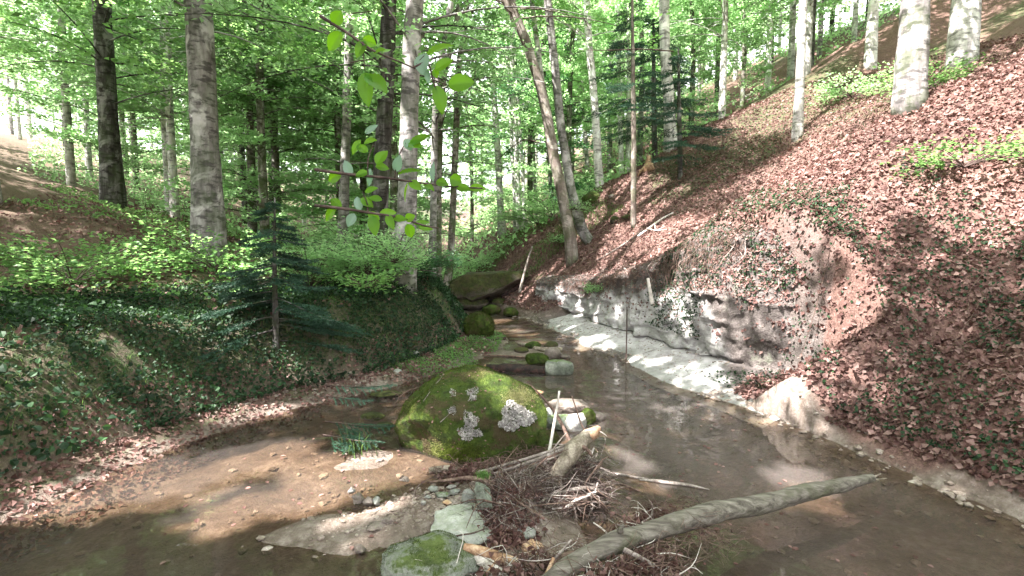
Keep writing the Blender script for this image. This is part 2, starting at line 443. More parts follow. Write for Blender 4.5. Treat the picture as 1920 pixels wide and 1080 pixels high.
M['rock_pale'] = rockmat('rock_pale', (.22, .225, .205), (.36, .365, .34), (.52, .52, .495), .45, mosscol=((.12, .16, .08), (.18, .22, .12), (.25, .28, .17)), thresh=.75, msc=9)
M['rock_green'] = rockmat('rock_green', (.08, .09, .07), (.155, .17, .14), (.25, .265, .225), .7, thresh=.75, msc=5)
M['rock_orange'] = rockmat('rock_orange', (.25, .14, .08), (.45, .27, .16), (.62, .47, .36), .0)
M['rock_white'] = rockmat('rock_white', (.17, .16, .15), (.31, .295, .28), (.46, .44, .42), .0)
M['rock_brown'] = rockmat('rock_brown', (.08, .065, .055), (.16, .13, .115), (.26, .22, .20), .0, rough=.5)
M['gravel'] = rockmat('gravel', (.11, .085, .07), (.25, .20, .17), (.42, .37, .34), .0, rough=.45)

# ground
m, nt, out = nmat('ground'); M['ground'] = m
geo = nt.nodes.new('ShaderNodeNewGeometry'); v = geo.outputs['Position']
sp = nt.nodes.new('ShaderNodeSeparateColor'); nt.links.new(attr(nt, 'mask', True), sp.inputs[0])
n1, n2, n3 = noise(nt, 2.2, 5, .65, v), noise(nt, 16, 5, .7, v), noise(nt, 55, 3, .65, v, .5)
mud = ramp(nt, mth(nt, 'ADD', mth(nt, 'MULTIPLY', n1, .5), mth(nt, 'MULTIPLY', n2, .5)), [(.34, (.07, .052, .042)), (.5, (.16, .122, .102)), (.64, (.31, .26, .235))])
lit = ramp(nt, mth(nt, 'ADD', mth(nt, 'MULTIPLY', n2, .45), mth(nt, 'MULTIPLY', n3, .55)), [(.34, (.05, .027, .022)), (.5, (.125, .07, .058)), (.66, (.24, .15, .13))])
lit = mix(nt, ramp(nt, n1, [(.42, 0.0), (.62, .4)]), lit, (.17, .105, .09))
clay = ramp(nt, mth(nt, 'ADD', mth(nt, 'MULTIPLY', n1, .5), mth(nt, 'MULTIPLY', n3, .5)), [(.35, (.05, .042, .038)), (.5, (.11, .092, .085)), (.65, (.20, .175, .17))])
grn = ramp(nt, n3, [(.3, (.016, .026, .010)), (.5, (.035, .055, .018)), (.7, (.07, .095, .03))])
c = mix(nt, sp.outputs[0], mud, lit); c = mix(nt, sp.outputs[1], c, clay)
c = mix(nt, mth(nt, 'MULTIPLY', sp.outputs[2], ramp(nt, n2, [(.38, .2), (.55, 1.0)])), c, grn)
wet = attr(nt, 'wet')
c = mix(nt, mth(nt, 'MULTIPLY', wet, .35), c, mix(nt, 1.0, c, (.45, .42, .40), 'MULTIPLY'))
rg = mth(nt, 'SUBTRACT', .9, mth(nt, 'MULTIPLY', wet, .5))
principled(nt, out, c, rg, bump(nt, mth(nt, 'ADD', n2, mth(nt, 'MULTIPLY', n3, .6)), .7, .03), .35)

# sandstone / clay cliff
m, nt, out = nmat('cliff'); M['cliff'] = m
geo = nt.nodes.new('ShaderNodeNewGeometry'); v = geo.outputs['Position']
mp = nt.nodes.new('ShaderNodeMapping'); mp.inputs['Scale'].default_value = (1, 1, 3.2); nt.links.new(v, mp.inputs['Vector'])
n1, n2, n3 = noise(nt, 2.4, 6, .65, mp.outputs[0], .5), noise(nt, 10, 5, .7, v), noise(nt, 45, 4, .65, v)
c = ramp(nt, mth(nt, 'ADD', mth(nt, 'MULTIPLY', n1, .6), mth(nt, 'MULTIPLY', n2, .4)), [(.32, (.20, .185, .185)), (.44, (.34, .32, .32)), (.56, (.50, .48, .485)), (.70, (.62, .60, .61))])
soil = ramp(nt, mth(nt, 'ADD', mth(nt, 'MULTIPLY', n2, .5), mth(nt, 'MULTIPLY', n3, .5)), [(.35, (.045, .036, .034)), (.5, (.10, .083, .078)), (.66, (.19, .165, .16))])
c = mix(nt, attr(nt, 'soil'), c, soil)
c = mix(nt, ramp(nt, n3, [(.30, .6), (.40, 0.0)]), c, (.14, .12, .11))
c = mix(nt, mth(nt, 'MULTIPLY', attr(nt, 'wet'), .6), c, (.20, .20, .185))
c = mix(nt, ramp(nt, noise(nt, 3.2, 5, .7, v), [(.60, 0.0), (.68, .45)]), c, (.24, .27, .20))
c = mix(nt, attr(nt, 'crack'), c, (.05, .042, .04))
principled(nt, out, c, .8, bump(nt, mth(nt, 'ADD', mth(nt, 'MULTIPLY', n2, 1.4), n3), .6, .03), .3)

# water: shallow, a little silty
m, nt, out = nmat('water'); M['water'] = m
geo = nt.nodes.new('ShaderNodeNewGeometry')
mp = nt.nodes.new('ShaderNodeMapping'); mp.inputs['Scale'].default_value = (1.0, 1.0, 1); nt.links.new(geo.outputs['Position'], mp.inputs['Vector'])
h = mth(nt, 'ADD', mth(nt, 'MULTIPLY', noise(nt, 3.2, 2, .45, mp.outputs[0], .4), 1.0), mth(nt, 'MULTIPLY', noise(nt, 15, 2, .5, mp.outputs[0]), mth(nt, 'ADD', .035, mth(nt, 'MULTIPLY', attr(nt, 'rapid'), .5))))
nr = bump(nt, h, .22, .03)
gl = nt.nodes.new('ShaderNodeBsdfGlossy'); gl.inputs['Roughness'].default_value = .03; nt.links.new(nr, gl.inputs['Normal'])
tr = nt.nodes.new('ShaderNodeBsdfTransparent'); tr.inputs['Color'].default_value = (.80, .72, .62, 1)
df = nt.nodes.new('ShaderNodeBsdfDiffuse'); df.inputs['Color'].default_value = (.165, .142, .135, 1)
a = nt.nodes.new('ShaderNodeMixShader'); nt.links.new(attr(nt, 'silt'), a.inputs[0]); nt.links.new(tr.outputs[0], a.inputs[1]); nt.links.new(df.outputs[0], a.inputs[2])
fr = nt.nodes.new('ShaderNodeFresnel'); fr.inputs['IOR'].default_value = 1.42; nt.links.new(nr, fr.inputs['Normal'])
b = nt.nodes.new('ShaderNodeMixShader'); nt.links.new(fr.outputs[0], b.inputs[0]); nt.links.new(a.outputs[0], b.inputs[1]); nt.links.new(gl.outputs[0], b.inputs[2])
nt.links.new(b.outputs[0], out.inputs['Surface'])
# ------------------------------------------------------------------ ground, cliff, water
def axis(dense0, dense1, step, lo, hi, grow=1.12):
    a = list(np.arange(dense0, dense1, step)); s = step
    b = []; x = dense0
    while x > lo: s *= grow; x -= s; b.append(x)
    s = step; x = a[-1]
    while x < hi: s *= grow; x += s; a.append(x)
    return np.array(b[::-1]+a)
gx = axis(-4.4, 4.2, .036, -150, 150, 1.08); gy = axis(1.6, 12.5, .04, -50, 190, 1.045)
X, Y = np.meshgrid(gx, gy)
Z = H(X, Y)
s_ = (X-xr(Y))*rslope(Y); t_ = (xl(Y)-X)*lslope(Y)
Z = np.where((s_ > .1) & (s_ < .84) & (Y < 11), Z-.04*sst(5.0, 6.0, Y), Z)         # room for the cliff face in front
w_ = wlev(Y)
nz = fbm(X*1.3, Y*1.3, 11, 4); nz2 = fbm(X*.5, Y*.5, 21, 3)
litter = np.where(s_ > 0, sst(.05, np.where(Y < 5.6, .22, .5), s_+.2*nz), np.where(t_ > 0, sst(-.3, .35, t_+.25*nz), sst(.3, .8, (t_+apron(Y))/np.maximum(apron(Y), .1)+.25*nz)*.8))
litter = np.maximum(litter, sst(14.5, 17, Y))
clay = np.where((s_ > -.5) & (Y < 11.5) & (Y > 5.5), sst(-.5, -.1, s_)*(1-sst(.9, 1.25, s_+.15*nz))*(1-sst(10.2, 11.4, Y)), 0)
litter = np.where((t_ > 0) & (t_ < 2.2), litter*(1-.75*sst(-.2, .1, t_)*(1-sst(1.4, 2.2, t_))*(sst(3.5, 5, Y)*.6+.4)), litter)
green = np.clip(np.where(t_ > 0, 1.0*sst(-.1, .3, t_)*(1-.6*sst(2, 5, t_)), 0)+np.where(s_ > .8, .9*sst(.28, .62, nz2+.35*nz), 0), 0, 1)
green = np.clip(green+np.where((t_+apron(Y) > .1) & (t_ <= 0), sst(.0, .4, nz)*.8, 0), 0, 1)
wet = 1-sst(.0, .09, Z-w_)
n0, n1_ = X.shape
idx = np.arange(n0*n1_).reshape(n0, n1_)
Fq = np.stack([idx[:-1, :-1], idx[:-1, 1:], idx[1:, 1:], idx[1:, :-1]], -1).reshape(-1, 4)
gobj = mk('ground', np.stack([X, Y, Z], -1), [Fq], M['ground'], attrs={'mask': np.stack([litter, clay, green], -1).reshape(-1, 3), 'wet': wet.ravel()})
tag(gobj, kind='structure')

# the undercut bank: smooth pale bench, crack, upright sandstone face, clay above
ys = np.arange(4.9, 11.6, .025); nv = 90
vv = np.linspace(0, 1, nv)
prof_s = np.interp(vv, [0, .25, .32, .36, .66, .80, .93, 1.0], [-.25, .42, .50, .565, .60, .70, .86, 1.25])
CY, CV = np.meshgrid(ys, vv, indexing='ij')
w0 = wlev(CY)
top = cliff_top(CY); s0 = np.interp(CV, vv, prof_s)
hill_top = smin(top+.92*.95, np.maximum(.78, top+.12)+.60*.95, .4)   # hillside height just above the edge
htop = np.maximum(hill_top, .3)
zf = np.interp(CV, [0, .25, .32, .36, .66, .80, .93, 1.0], [-.06, .19, .23, .25, .62, .80, .95, 1.06])
Zc = w0+np.where(zf < .25, zf*np.clip(htop/1.2, .5, 1), .25*np.clip(htop/1.2, .5, 1)+(zf-.25)/.75*(htop-.25*np.clip(htop/1.2, .5, 1)))
fade = 1-sst(9.6, 11.3, CY)
s0 = s0*(.55+.45*fade)+(1-fade)*.12+.75*(1-sst(4.9, 6.0, CY))*sst(.05, .3, CV)
big = fbm(CY*.9, Zc*1.2, 31, 4); fine = fbm(CY*5, Zc*6, 33, 4)
faceM = sst(.30, .37, CV)*(1-sst(.85, 1, CV))
ledges = np.abs(((Zc*3.1+big*.35) % 1)-.5)
s0 = s0+faceM*(.10*big+.06*fine-.05*np.exp(-(ledges/.05)**2)*sst(-.2, .3, fbm(CY*1.7, Zc*2, 37, 2)))+(1-faceM)*(.05*fine+.10*fbm(CY*1.4, 3, 35, 4))*sst(-.1, .1, CV)
crack_line = .335+.03*fbm(CY*1.6, 0, 40, 3)
crk = np.exp(-((CV-crack_line)/.011)**2)*sst(-.25, .15, fbm(CY*1.1, 2, 44, 2)+.15)
crk2 = np.exp(-((fbm(CY*1.8, Zc*.5, 50, 2))/.02)**2)*faceM*(CV < .62)
s0 = s0+.10*crk+.035*crk2
# clay overhang under the turf with hollows
s0 = s0-.06*np.exp(-((CV-.88)/.05)**2)*sst(-.1, .4, fbm(CY*1.3, 5, 46, 3))
cn_ = rslope(CY)
ux = np.ones_like(CY)*cn_; dxr = (xr(CY+.3)-xr(CY-.3))/.6
nx, ny = 1/np.sqrt(1+dxr**2), -dxr/np.sqrt(1+dxr**2)
CX = xr(CY)+nx*s0; CYY = CY+ny*s0*.9
Zc = Zc+.02*fine*(.3+faceM)
ci = np.arange(CX.size).reshape(CX.shape)
Fc = np.stack([ci[:-1, :-1], ci[1:, :-1], ci[1:, 1:], ci[:-1, 1:]], -1).reshape(-1, 4)[:, ::-1]
soil = sst(.64, .76, CV+.13*big+.05*fine+.5*(1-sst(5.3, 7.1, CY)))
cl = mk('sandstone_bank', np.stack([CX, CYY, Zc], -1), [Fc], M['cliff'],
        attrs={'soil': soil.ravel(), 'crack': np.clip(crk*.9+crk2*.5, 0, 1).ravel(), 'wet': (1-sst(.02, .13, Zc-w0)).ravel()})
tag(cl, 'pale grey undercut sandstone and clay bank rising from the stream below the leafy slope', 'bank', kind='structure')
LEAFV = np.stack([CX, CYY, Zc], -1).reshape(-1, 3); LEAFF = np.concatenate([Fc[:, [0, 1, 2]], Fc[:, [0, 2, 3]]]); SOILV = soil.ravel()
def cliff_point(y, v):
    i = int(np.argmin(np.abs(ys-y))); j = int(v*(nv-1)); return Vector((CX[i, j], CYY[i, j], Zc[i, j]))

# water sheet
wy = np.concatenate([np.arange(-40, 1.5, .5), np.arange(1.5, 14, .05), np.arange(14, 60, .5)])
wu = np.linspace(0, 1, 90)
WY, WU = np.meshgrid(wy, wu, indexing='ij')
x0, x1 = xl(WY)-.35, xr(WY)+.45
WX = x0+(x1-x0)*WU
rap = sst(7.6, 9.2, WY)
WZ = wlev(WY)+.0045*fbm(WX*2, WY*2, 60, 2)*(.25+rap*2.5)+rap*.008*fbm(WX*7, WY*9, 61, 3)
depth = np.maximum(wlev(WY)-H(WX, WY), 0)
silt = np.clip(.06+depth*1.3, 0, .5)
wi = np.arange(WX.size).reshape(WX.shape)
Fw = np.stack([wi[:-1, :-1], wi[:-1, 1:], wi[1:, 1:], wi[1:, :-1]], -1).reshape(-1, 4)
wo = mk('water', np.stack([WX, WY, WZ], -1), [Fw], M['water'], attrs={'rapid': rap.ravel(), 'silt': silt.ravel()})
tag(wo, kind='structure')
# ------------------------------------------------------------------ rocks
def ico(sub):
    bm = bmesh.new(); bmesh.ops.create_icosphere(bm, subdivisions=sub, radius=1.0)
    V = np.array([v.co[:] for v in bm.verts]); F = np.array([[v.index for v in f.verts] for f in bm.faces]); bm.free()
    return V, F
ICO = {k: ico(k) for k in (1, 2, 3, 4, 5, 6)}
def rock_shape(size, sub=4, seed=0, rough=.12, cuts=5, cutdepth=.75, rz=0.0, boxy=0.0, tilt=(0, 0), planes=()):
    V, F = ICO[sub]; V = V.copy(); r = np.random.default_rng(seed+100)
    if boxy: V = np.sign(V)*np.abs(V)**(1-boxy*.55); V /= np.max(np.abs(V))
    for d_, lim in planes:
        d = unit(np.array(d_, float)); ex = np.maximum(V@d-lim, 0); V = V-ex[:, None]*d*.94
    for k in range(cuts):                                        # flat broken faces
        d = unit(r.normal(size=3)); lim = cutdepth+r.random()*.18
        h = V@d; ex = np.maximum(h-lim, 0); V = V-ex[:, None]*d*.9
    n = fbm(V[:, 0]*1.6+seed, V[:, 1]*1.6, V[:, 2]*1.6, 4)+.32*fbm(V[:, 0]*6, V[:, 1]*6+seed, V[:, 2]*6, 4)
    V = V*(1+rough*n)[:, None]
    V = V*np.array(size)
    for ax, a in ((0, tilt[0]), (1, tilt[1]), (2, rz)):
        c, s = math.cos(a), math.sin(a)
        R = np.array({0: [[1, 0, 0], [0, c, -s], [0, s, c]], 1: [[c, 0, s], [0, 1, 0], [-s, 0, c]], 2: [[c, -s, 0], [s, c, 0], [0, 0, 1]]}[ax])
        V = V@R.T
    return V, F
def rock(name, label, cat, c, size, mat, sub=4, group=None, parent=None, **kw):
    V, F = rock_shape(size, sub, **kw)
    o = mk(name, V+np.array(c), [F], M[mat] if isinstance(mat, str) else mat, parent, True, origin=Vector(c))
    if parent is None: tag(o, label, cat, group)
    ROCKV[o.name] = (V+np.array(c), F)
    return o
ROCKV = {}
def fuzz(o, n, L=(.005, .014), up=.35, col=.5):
    V, F = ROCKV[o.name]; p, nn = surf_scatter(V, F, n)
    k = (nn[:, 2]+.8*fbm(p[:, 0]*7, p[:, 1]*7, p[:, 2]*7, 3) > up); p, nn = p[k], nn[k]
    d = unit(nn+rng.normal(0, .5, (len(p), 3))+np.array([0, 0, .25]))
    g = np.clip(col+.3*fbm(p[:, 0]*8, p[:, 1]*8, p[:, 2]*8, 2)+rng.normal(0, .13, len(p)), 0, 1)
    lv, lf, kk = leaf_cards(p-nn*.002, d, rand_dir(len(p)), rng.uniform(*L, len(p)), rng.uniform(.002, .004, len(p)), 'tri')
    tag(mk('moss', lv, lf, M['moss_blade'], o, False, {'rnd': np.repeat(g, kk)}, origin=Vector(o.location)), kind='stuff')
def surf_scatter(V, F, n, fil=None):
    """n random points with normals on a triangle mesh"""
    a, b, c = V[F[:, 0]], V[F[:, 1]], V[F[:, 2]]
    cr_ = np.cross(b-a, c-a); ar = np.linalg.norm(cr_, axis=1); nn = cr_/(ar[:, None]+1e-12)
    i = rng.choice(len(F), n, p=ar/ar.sum()); u, v = rng.random(n), rng.random(n); f = u+v > 1; u[f], v[f] = 1-u[f], 1-v[f]
    p = a[i]+(b-a)[i]*u[:, None]+(c-a)[i]*v[:, None]
    return p, nn[i]

# --- the big mossy boulder
BC = np.array([-.36, 4.36, .19])
V, F = ICO[6]; V = V.copy()
r_ = np.random.default_rng(5)
for d, lim in (((-.55, -.75, -.35), .72), ((.25, -.93, .05), .80), ((-.75, -.2, .62), .90), ((.1, -.5, .86), .80), ((.75, -.35, .55), .86), ((.96, .1, -.25), .84), ((-.45, -.3, .84), .93), ((.45, .3, .84), .92)):
    d = np.array(d)/np.linalg.norm(d); ex = np.maximum(V@d-lim, 0); V = V-ex[:, None]*d*.85
V = V*np.array([.67, .62, .455])
V = V*(1+.06*fbm(V[:, 0]*2.6, V[:, 1]*2.6, V[:, 2]*2.6+4, 4))[:, None]
V = V+unit(V)*(.006*fbm(V[:, 0]*16, V[:, 1]*16, V[:, 2]*16, 3))[:, None]
V[:, 2] += .07*V[:, 0]*0-.10*np.maximum(V[:, 0]-.15, 0)-.14*np.maximum(-V[:, 0]-.25, 0)
V[:, 0] += .10*V[:, 2]*0
V = V+BC
BT = thing('mossy_boulder', 'huge domed boulder under thick green moss with crusty white patches, in the stream', 'boulder', Vector((BC[0], BC[1], 0)))
bo = mk('rock', V, [F], M['rock_moss'], BT, origin=Vector(BC))
BV, BF = V, F
bvh = BVHTree.FromPolygons([tuple(q) for q in V], [tuple(int(i) for i in f) for f in F])
def on_boulder(px, py):
    d = Vector(ray(px, py)).normalized(); h = bvh.ray_cast(Vector((0, 0, CAM_Z)), d)
    return (np.array(h[0]), np.array(h[1])) if h[0] is not None else None
# moss pile
p, nn = surf_scatter(V, F, 70000)
mk_ = (nn[:, 2]+.9*fbm(p[:, 0]*3, p[:, 1]*3, p[:, 2]*3, 3) > -.25) & (p[:, 2] > .02)
bare = fbm(p[:, 0]*4+9, p[:, 1]*4, p[:, 2]*4, 3) > .52
k = mk_ & ~bare; p, nn = p[k], nn[k]
g_ = .5+.38*fbm(p[:, 0]*3.5, p[:, 1]*3.5+7, p[:, 2]*3.5, 3)+rng.normal(0, .13, len(p))
d = unit(nn+rng.normal(0, .55, (len(p), 3))+np.array([0, 0, .25]))
lv, lf, kk = leaf_cards(p-nn*.002, d, rand_dir(len(p)), rng.uniform(.006, .019, len(p)), rng.uniform(.002, .0045, len(p)), 'tri')
mo = mk('moss', lv, lf, M['moss_blade'], BT, False, {'rnd': np.repeat(np.clip(g_, 0, 1), kk)}, origin=Vector(BC)); tag(mo, kind='stuff')
# crusty pale patches: clusters of curled flakes
def patch(cx, cy, rx, ry, n, size, lump=.02, name='lichen_patch', seed=0):
    pts, nrm = [], []
    while len(pts) < n:
        a, r = rng.random()*2*PI, math.sqrt(rng.random())
        r *= 1+.25*math.sin(3*a+seed)+.12*math.sin(7*a+seed*2)
        h = on_boulder(cx+rx*r*math.cos(a), cy+ry*r*math.sin(a))
        if h is None: n -= 1; continue
        pts.append(h[0]+h[1]*lump*(1-r*.7)*(.3+rng.random())); nrm.append(h[1])
    pts, nrm = np.array(pts), np.array(nrm)
    dd = unit(nrm*.8+rng.normal(0, .7, nrm.shape)); 
    lv, lf, kk = leaf_cards(pts, dd, rand_dir(len(pts)), rng.uniform(.6, 1.5, len(pts))*size, rng.uniform(.6, 1.3, len(pts))*size, 'oval', .5)
    o = mk(name, lv, lf, M['lichen'], BT, False, {'rnd': np.repeat(rng.random(len(pts)), kk)}, origin=Vector(pts.mean(0))); return o
patch(966, 782, 30, 23, 1500, .016, .03, seed=1)
patch(881, 790, 13, 18, 500, .010, .012, seed=2)
patch(876, 813, 17, 11, 520, .010, .012, seed=3)
patch(895, 812, 9, 7, 180, .010, .012, seed=6)
patch(886, 737, 10, 10, 260, .009, .012, seed=4)
patch(885, 748, 6, 5, 90, .009, .01, seed=7)
patch(849, 770, 7, 8, 130, .009, .01, seed=5)
patch(848, 738, 6, 9, 60, .008, .006, seed=8)
# sun spots painted in moss colour: bleached tones, bright green at the foot
def sun_moss_patch(cx, cy, rx, ry, n, mat, L, rn):
    pts, nrm = [], []
    for i in range(n):
        h = on_boulder(cx+rng.normal(0, rx), cy+rng.normal(0, ry))
        if h is not None: pts.append(h[0]); nrm.append(h[1])
    pts, nrm = np.array(pts), np.array(nrm)
    lv, lf, kk = leaf_cards(pts-nrm*.002, unit(nrm+rng.normal(0, .6, nrm.shape)+np.array([0, 0, .2])), rand_dir(len(pts)), rng.uniform(*L, len(pts)), rng.uniform(.002, .005, len(pts)), 'tri')
    tag(mk('moss', lv, lf, M[mat], BT, False, {'rnd': np.repeat(np.clip(rng.normal(rn, .2, len(pts)), 0, 1), kk)}, origin=Vector(BC)), kind='stuff')
sun_moss_patch(974, 744, 15, 8, 6500, 'sunspot_moss', (.006, .016), .6)
sun_moss_patch(770, 766, 8, 9, 1500, 'sunspot_moss', (.006, .014), .1)
sun_moss_patch(864, 848, 20, 8, 5000, 'moss_blade', (.012, .028), 1.0)  # brightest moss tone stands in for the sun spot here
sun_moss_patch(818, 846, 7, 10, 1600, 'sunspot_moss', (.008, .018), .3)
sun_moss_patch(895, 702, 12, 5, 1800, 'sunspot_moss', (.006, .014), .2)
# needles and leaf scraps caught in the moss
bg_ = Bag()
for i in range(170):
    h = on_boulder(rng.uniform(745, 1015), rng.uniform(695, 860))
    if h is None: continue
    a = rand_dir(1)[0]; a = a-h[1]*np.dot(a, h[1]); a = a/np.linalg.norm(a); L = rng.uniform(.01, .03)
    q = h[0]+h[1]*.008
    V_, F_ = leaf_cards(np.array([q]), np.array([a]), np.array([h[1]+rng.normal(0, .3, 3)]), L, L*.5, 'oval', .3)[:2]
    bg_.add(V_, F_, rng.random())
tag(bg_.build('leaf_scraps', M['dead_leaf'], BT, False, Vector(BC)), kind='stuff')
def surface_twig(pix, r):
    pts = []
    for q in pix:
        h = on_boulder(*q)
        if h is not None: pts.append(h[0]+h[1]*.012)
    V_, F_ = tube(pts, [r, r*.5], 5, 10)
    o = mk('twig', V_, F_, M['stick_grey'], origin=Vector(pts[0])); return o
for i, (pix, lab) in enumerate((([(818, 722), (826, 714), (832, 702)], 'tiny curved pale twig on the upper slope of the huge boulder'),
                   ([(795, 755), (804, 742), (808, 736)], 'forked pale twig on the moss above the faint yellow spot of the boulder'),
                   ([(826, 792), (838, 782), (847, 773)], 'thin dull twig in boulder moss ending at the small white patch'))):
    tag(surface_twig(pix, .0028), lab, 'twig')

# --- other rocks of the stream
def seat(px, py, dz=0.0): q = G(px, py); return (q.x, q.y, q.z+dz)
def rk(px, py, wpx, hpx, depth_ratio, mat, label, name='stone', cat='stone', sub=3, sink=.25, group=None, **kw):
    """a stone whose foot is seen at (px,py), wpx wide and hpx high in the photograph"""
    q = G(px, py); s = q.y/F_PX
    sx, sz = wpx*s/2, hpx*s/2/(1-sink*.5)*.95
    sy = sx*depth_ratio
    return rock(name, label, cat, (q.x, q.y+sy*.75, q.z+sz*(1-sink*1.2)), (sx*1.08, sy, sz*1.08), mat, sub, group, **kw)
fuzz_a = rk(797, 1112, 176, 66, .95, 'rock_part', 'round greenish stone with mossy front at the picture foot beside white dead root', 'boulder', 'boulder', 5, seed=9, rough=.11, cuts=3, cutdepth=.8, sink=.2)
fuzz(fuzz_a, 20000, (.004, .011), .74, .35)
# pale slab
rock('stone_slab', 'flat pale grey-green slab of rock beside the leaf-filled driftwood pile', 'slab', G(868, 1002)+Vector((0, .03, .045)), (.215, .19, .06), 'rock_pale', 5, seed=12, cuts=7, cutdepth=.6, rough=.08, rz=.5, tilt=(.12, .05))
rock('stone', 'upright wedge of greenish rock topped by a moss tuft, behind the pale slab', 'stone', G(905, 962)+Vector((0, 0.03, .07)), (.075, .07, .17), 'rock_green', 5, seed=14, cuts=12, cutdepth=.45, rough=.16, tilt=(-.25, -.3), boxy=.3)
rock('stone', 'small grey rock leaning on the upright greenish wedge', 'stone', G(880, 940)+Vector((0, 0, .02)), (.06, .05, .055), 'rock_grey', 4, seed=15, cuts=6, cutdepth=.6)
rock('stone', 'orange-brown stone at the foot of the leaf-filled driftwood pile', 'stone', G(999, 1036)+Vector((0, 0, .025)), (.058, .05, .05), 'rock_orange', 4, seed=16, cuts=7, cutdepth=.65, rough=.1)
rock('stone', 'thin whitish stone lying under the orange-brown stone', 'stone', G(985, 1002)+Vector((0, 0, .005)), (.06, .05, .03), 'rock_grey', 3, seed=17)
rk(1049, 702, 50, 25, .6, 'rock_green', 'bare flat-topped grey-green block at the end of the dark wet log', sub=4, seed=21, boxy=1.0, rough=.05, cuts=2, cutdepth=.9)
fz = rk(1006, 685, 44, 21, .8, 'rock_moss', 'bright green mossy stone behind the dark wet log', sub=4, seed=22, rough=.08); fuzz(fz, 5000, (.008, .02), up=-.1)
rk(1000, 654, 28, 13, .8, 'rock_moss', 'small green mossy stone at the stump end of the grey mid-stream branch', sub=3, seed=23)
rk(1034, 655, 25, 14, .8, 'rock_dull', 'low brown stone with thin moss behind the grey mid-stream branch', sub=3, seed=24)
rk(1037, 674, 30, 22, .7, 'rock_brown', 'brown stone under the thick end of the grey mid-stream branch', sub=3, seed=25)
rk(978, 662, 26, 10, .8, 'rock_dull', 'flat mossy stone under the thin end of the grey mid-stream branch', sub=3, seed=27)
rk(1060, 673, 20, 8, .8, 'rock_brown', 'small wet brown stone beside the stream branch, furthest out in the water', sub=3, seed=28)
# sunlit group to the right of the boulder
rk(1084, 810, 50, 42, .8, 'rock_white', 'sunlit white stone beside the broken stump log', sub=4, seed=31, cuts=10, cutdepth=.5, rough=.06, boxy=.4)
fz = rk(1103, 797, 28, 30, .8, 'rock_moss', 'small stone capped with dark green moss behind the broken stump log', sub=4, seed=32); fuzz(fz, 4000, up=0)
rk(1047, 806, 56, 26, .7, 'rock_green', 'long greenish stone wedged between huge boulder and sunlit white stone', sub=4, seed=33, cuts=5)
rk(1062, 774, 84, 20, .5, 'rock_brown', 'long pinkish flat stone in the water behind the sunlit white stone', sub=4, seed=34, boxy=.6)
fz = rk(1026, 856, 46, 48, .8, 'rock_moss', 'mossy stone tucked against the shaded foot of the huge boulder', sub=4, seed=35); fuzz(fz, 7000, up=-.2)
rk(1028, 800, 22, 36, .6, 'rock_grey', 'narrow pale grey stone standing against the side of the huge boulder', sub=3, seed=36, cuts=7, cutdepth=.6)
rk(1118, 790, 36, 16, .6, 'rock_brown', 'flat wet stone sloping into the water beside the moss-capped stone', sub=3, seed=37)
rk(1000, 742, 36, 8, .7, 'rock_orange', 'low orange stone just breaking the water behind the huge boulder', sub=3, seed=38)
#rk(1040, 738, 40, 7, .7, 'rock_brown', 'low brown stone just breaking the water beyond the leaning sticks', sub=3, seed=39)
# far group
fz = rk(898, 632, 52, 45, .9, 'rock_moss', 'round stone shaggy with ivy and moss at the water bend', 'boulder', 'boulder', 5, seed=41, rough=.10); fuzz(fz, 14000, (.012, .035), up=-.6, col=.35)
FB = rk(912, 580, 140, 80, .75, 'rock_dull', 'great flat-topped mossy boulder leaning from the slope over a dark hollow', 'boulder', 'boulder', 5, seed=47, rough=.16, boxy=.6, cuts=3, cutdepth=.85, sink=.05, planes=(((0, 0, 1), .72), ((-.75, -.1, .65), .80), ((.62, -.35, -.72), .40), ((0, -1, .12), .86)))
rk(880, 580, 62, 27, .6, 'rock_dull', 'long low mossy boulder lying in the stream below the great flat-topped one', 'boulder', 'boulder', 4, seed=43, rough=.07, sink=.1)
rk(921, 589, 32, 17, .8, 'rock_moss', 'small mossy stone under the dark hollow of the far boulder', sub=3, seed=44)
rk(957, 594, 28, 18, .8, 'rock_moss', 'mossy stone at the foot of the red leafy slope', sub=3, seed=45)
rk(936, 577, 28, 18, .8, 'rock_dull', 'brown rounded stone on the leaves beside the dark hollow', sub=3, seed=46)
rk(852, 579, 14, 12, .8, 'rock_brown', 'small brown stone at the upstream tip of the ivy mound', sub=3, seed=48)
rk(1154, 418, 18, 14, .8, 'rock_dull', 'mossy stone half sunk in the leaf slope below the white birch', sub=3, seed=51)
rk(1178, 412, 20, 10, .8, 'rock_dull', 'flat mossy stone in the leaf slope beside the thin spruce stem', sub=3, seed=52)
rk(1110, 384, 34, 26, .8, 'rock_moss', 'mossy hump of rock at the foot of the white birch', sub=4, seed=53)
rk(1148, 372, 12, 8, .8, 'rock_brown', 'small dark stone in the leaves uphill of the white birch', sub=3, seed=54)
rk(1052, 452, 22, 12, .8, 'rock_moss', 'mossy bump on the slope uphill of the leaning brown trunk', sub=3, seed=55)
rk(770, 656, 26, 14, .8, 'rock_dull', 'dull stone showing in the shaded face of the ivy mound', sub=3, seed=56)
rk(779, 824-155, 0.1+14, 10, .8, 'rock_grey', 'small grey stone low on the shaded ivy mound', sub=3, seed=57)
rk(696, 790, 40, 14, .8, 'rock_dull', 'grey stone in the shallow water beneath the dark spruce boughs', sub=4, seed=58)
rk(718, 808, 32, 14, .8, 'rock_dull', 'greenish stone in shallow water between spruce boughs and huge boulder', sub=4, seed=59)
rk(745, 700, 14, 8, .8, 'rock_pale', 'small pale stone on the bank leaves behind the huge boulder', sub=3, seed=60)
rk(720, 745, 60, 7, .6, 'rock_dull', 'long low brown stone at the water edge under the blue-green spruce tip', sub=3, seed=69)
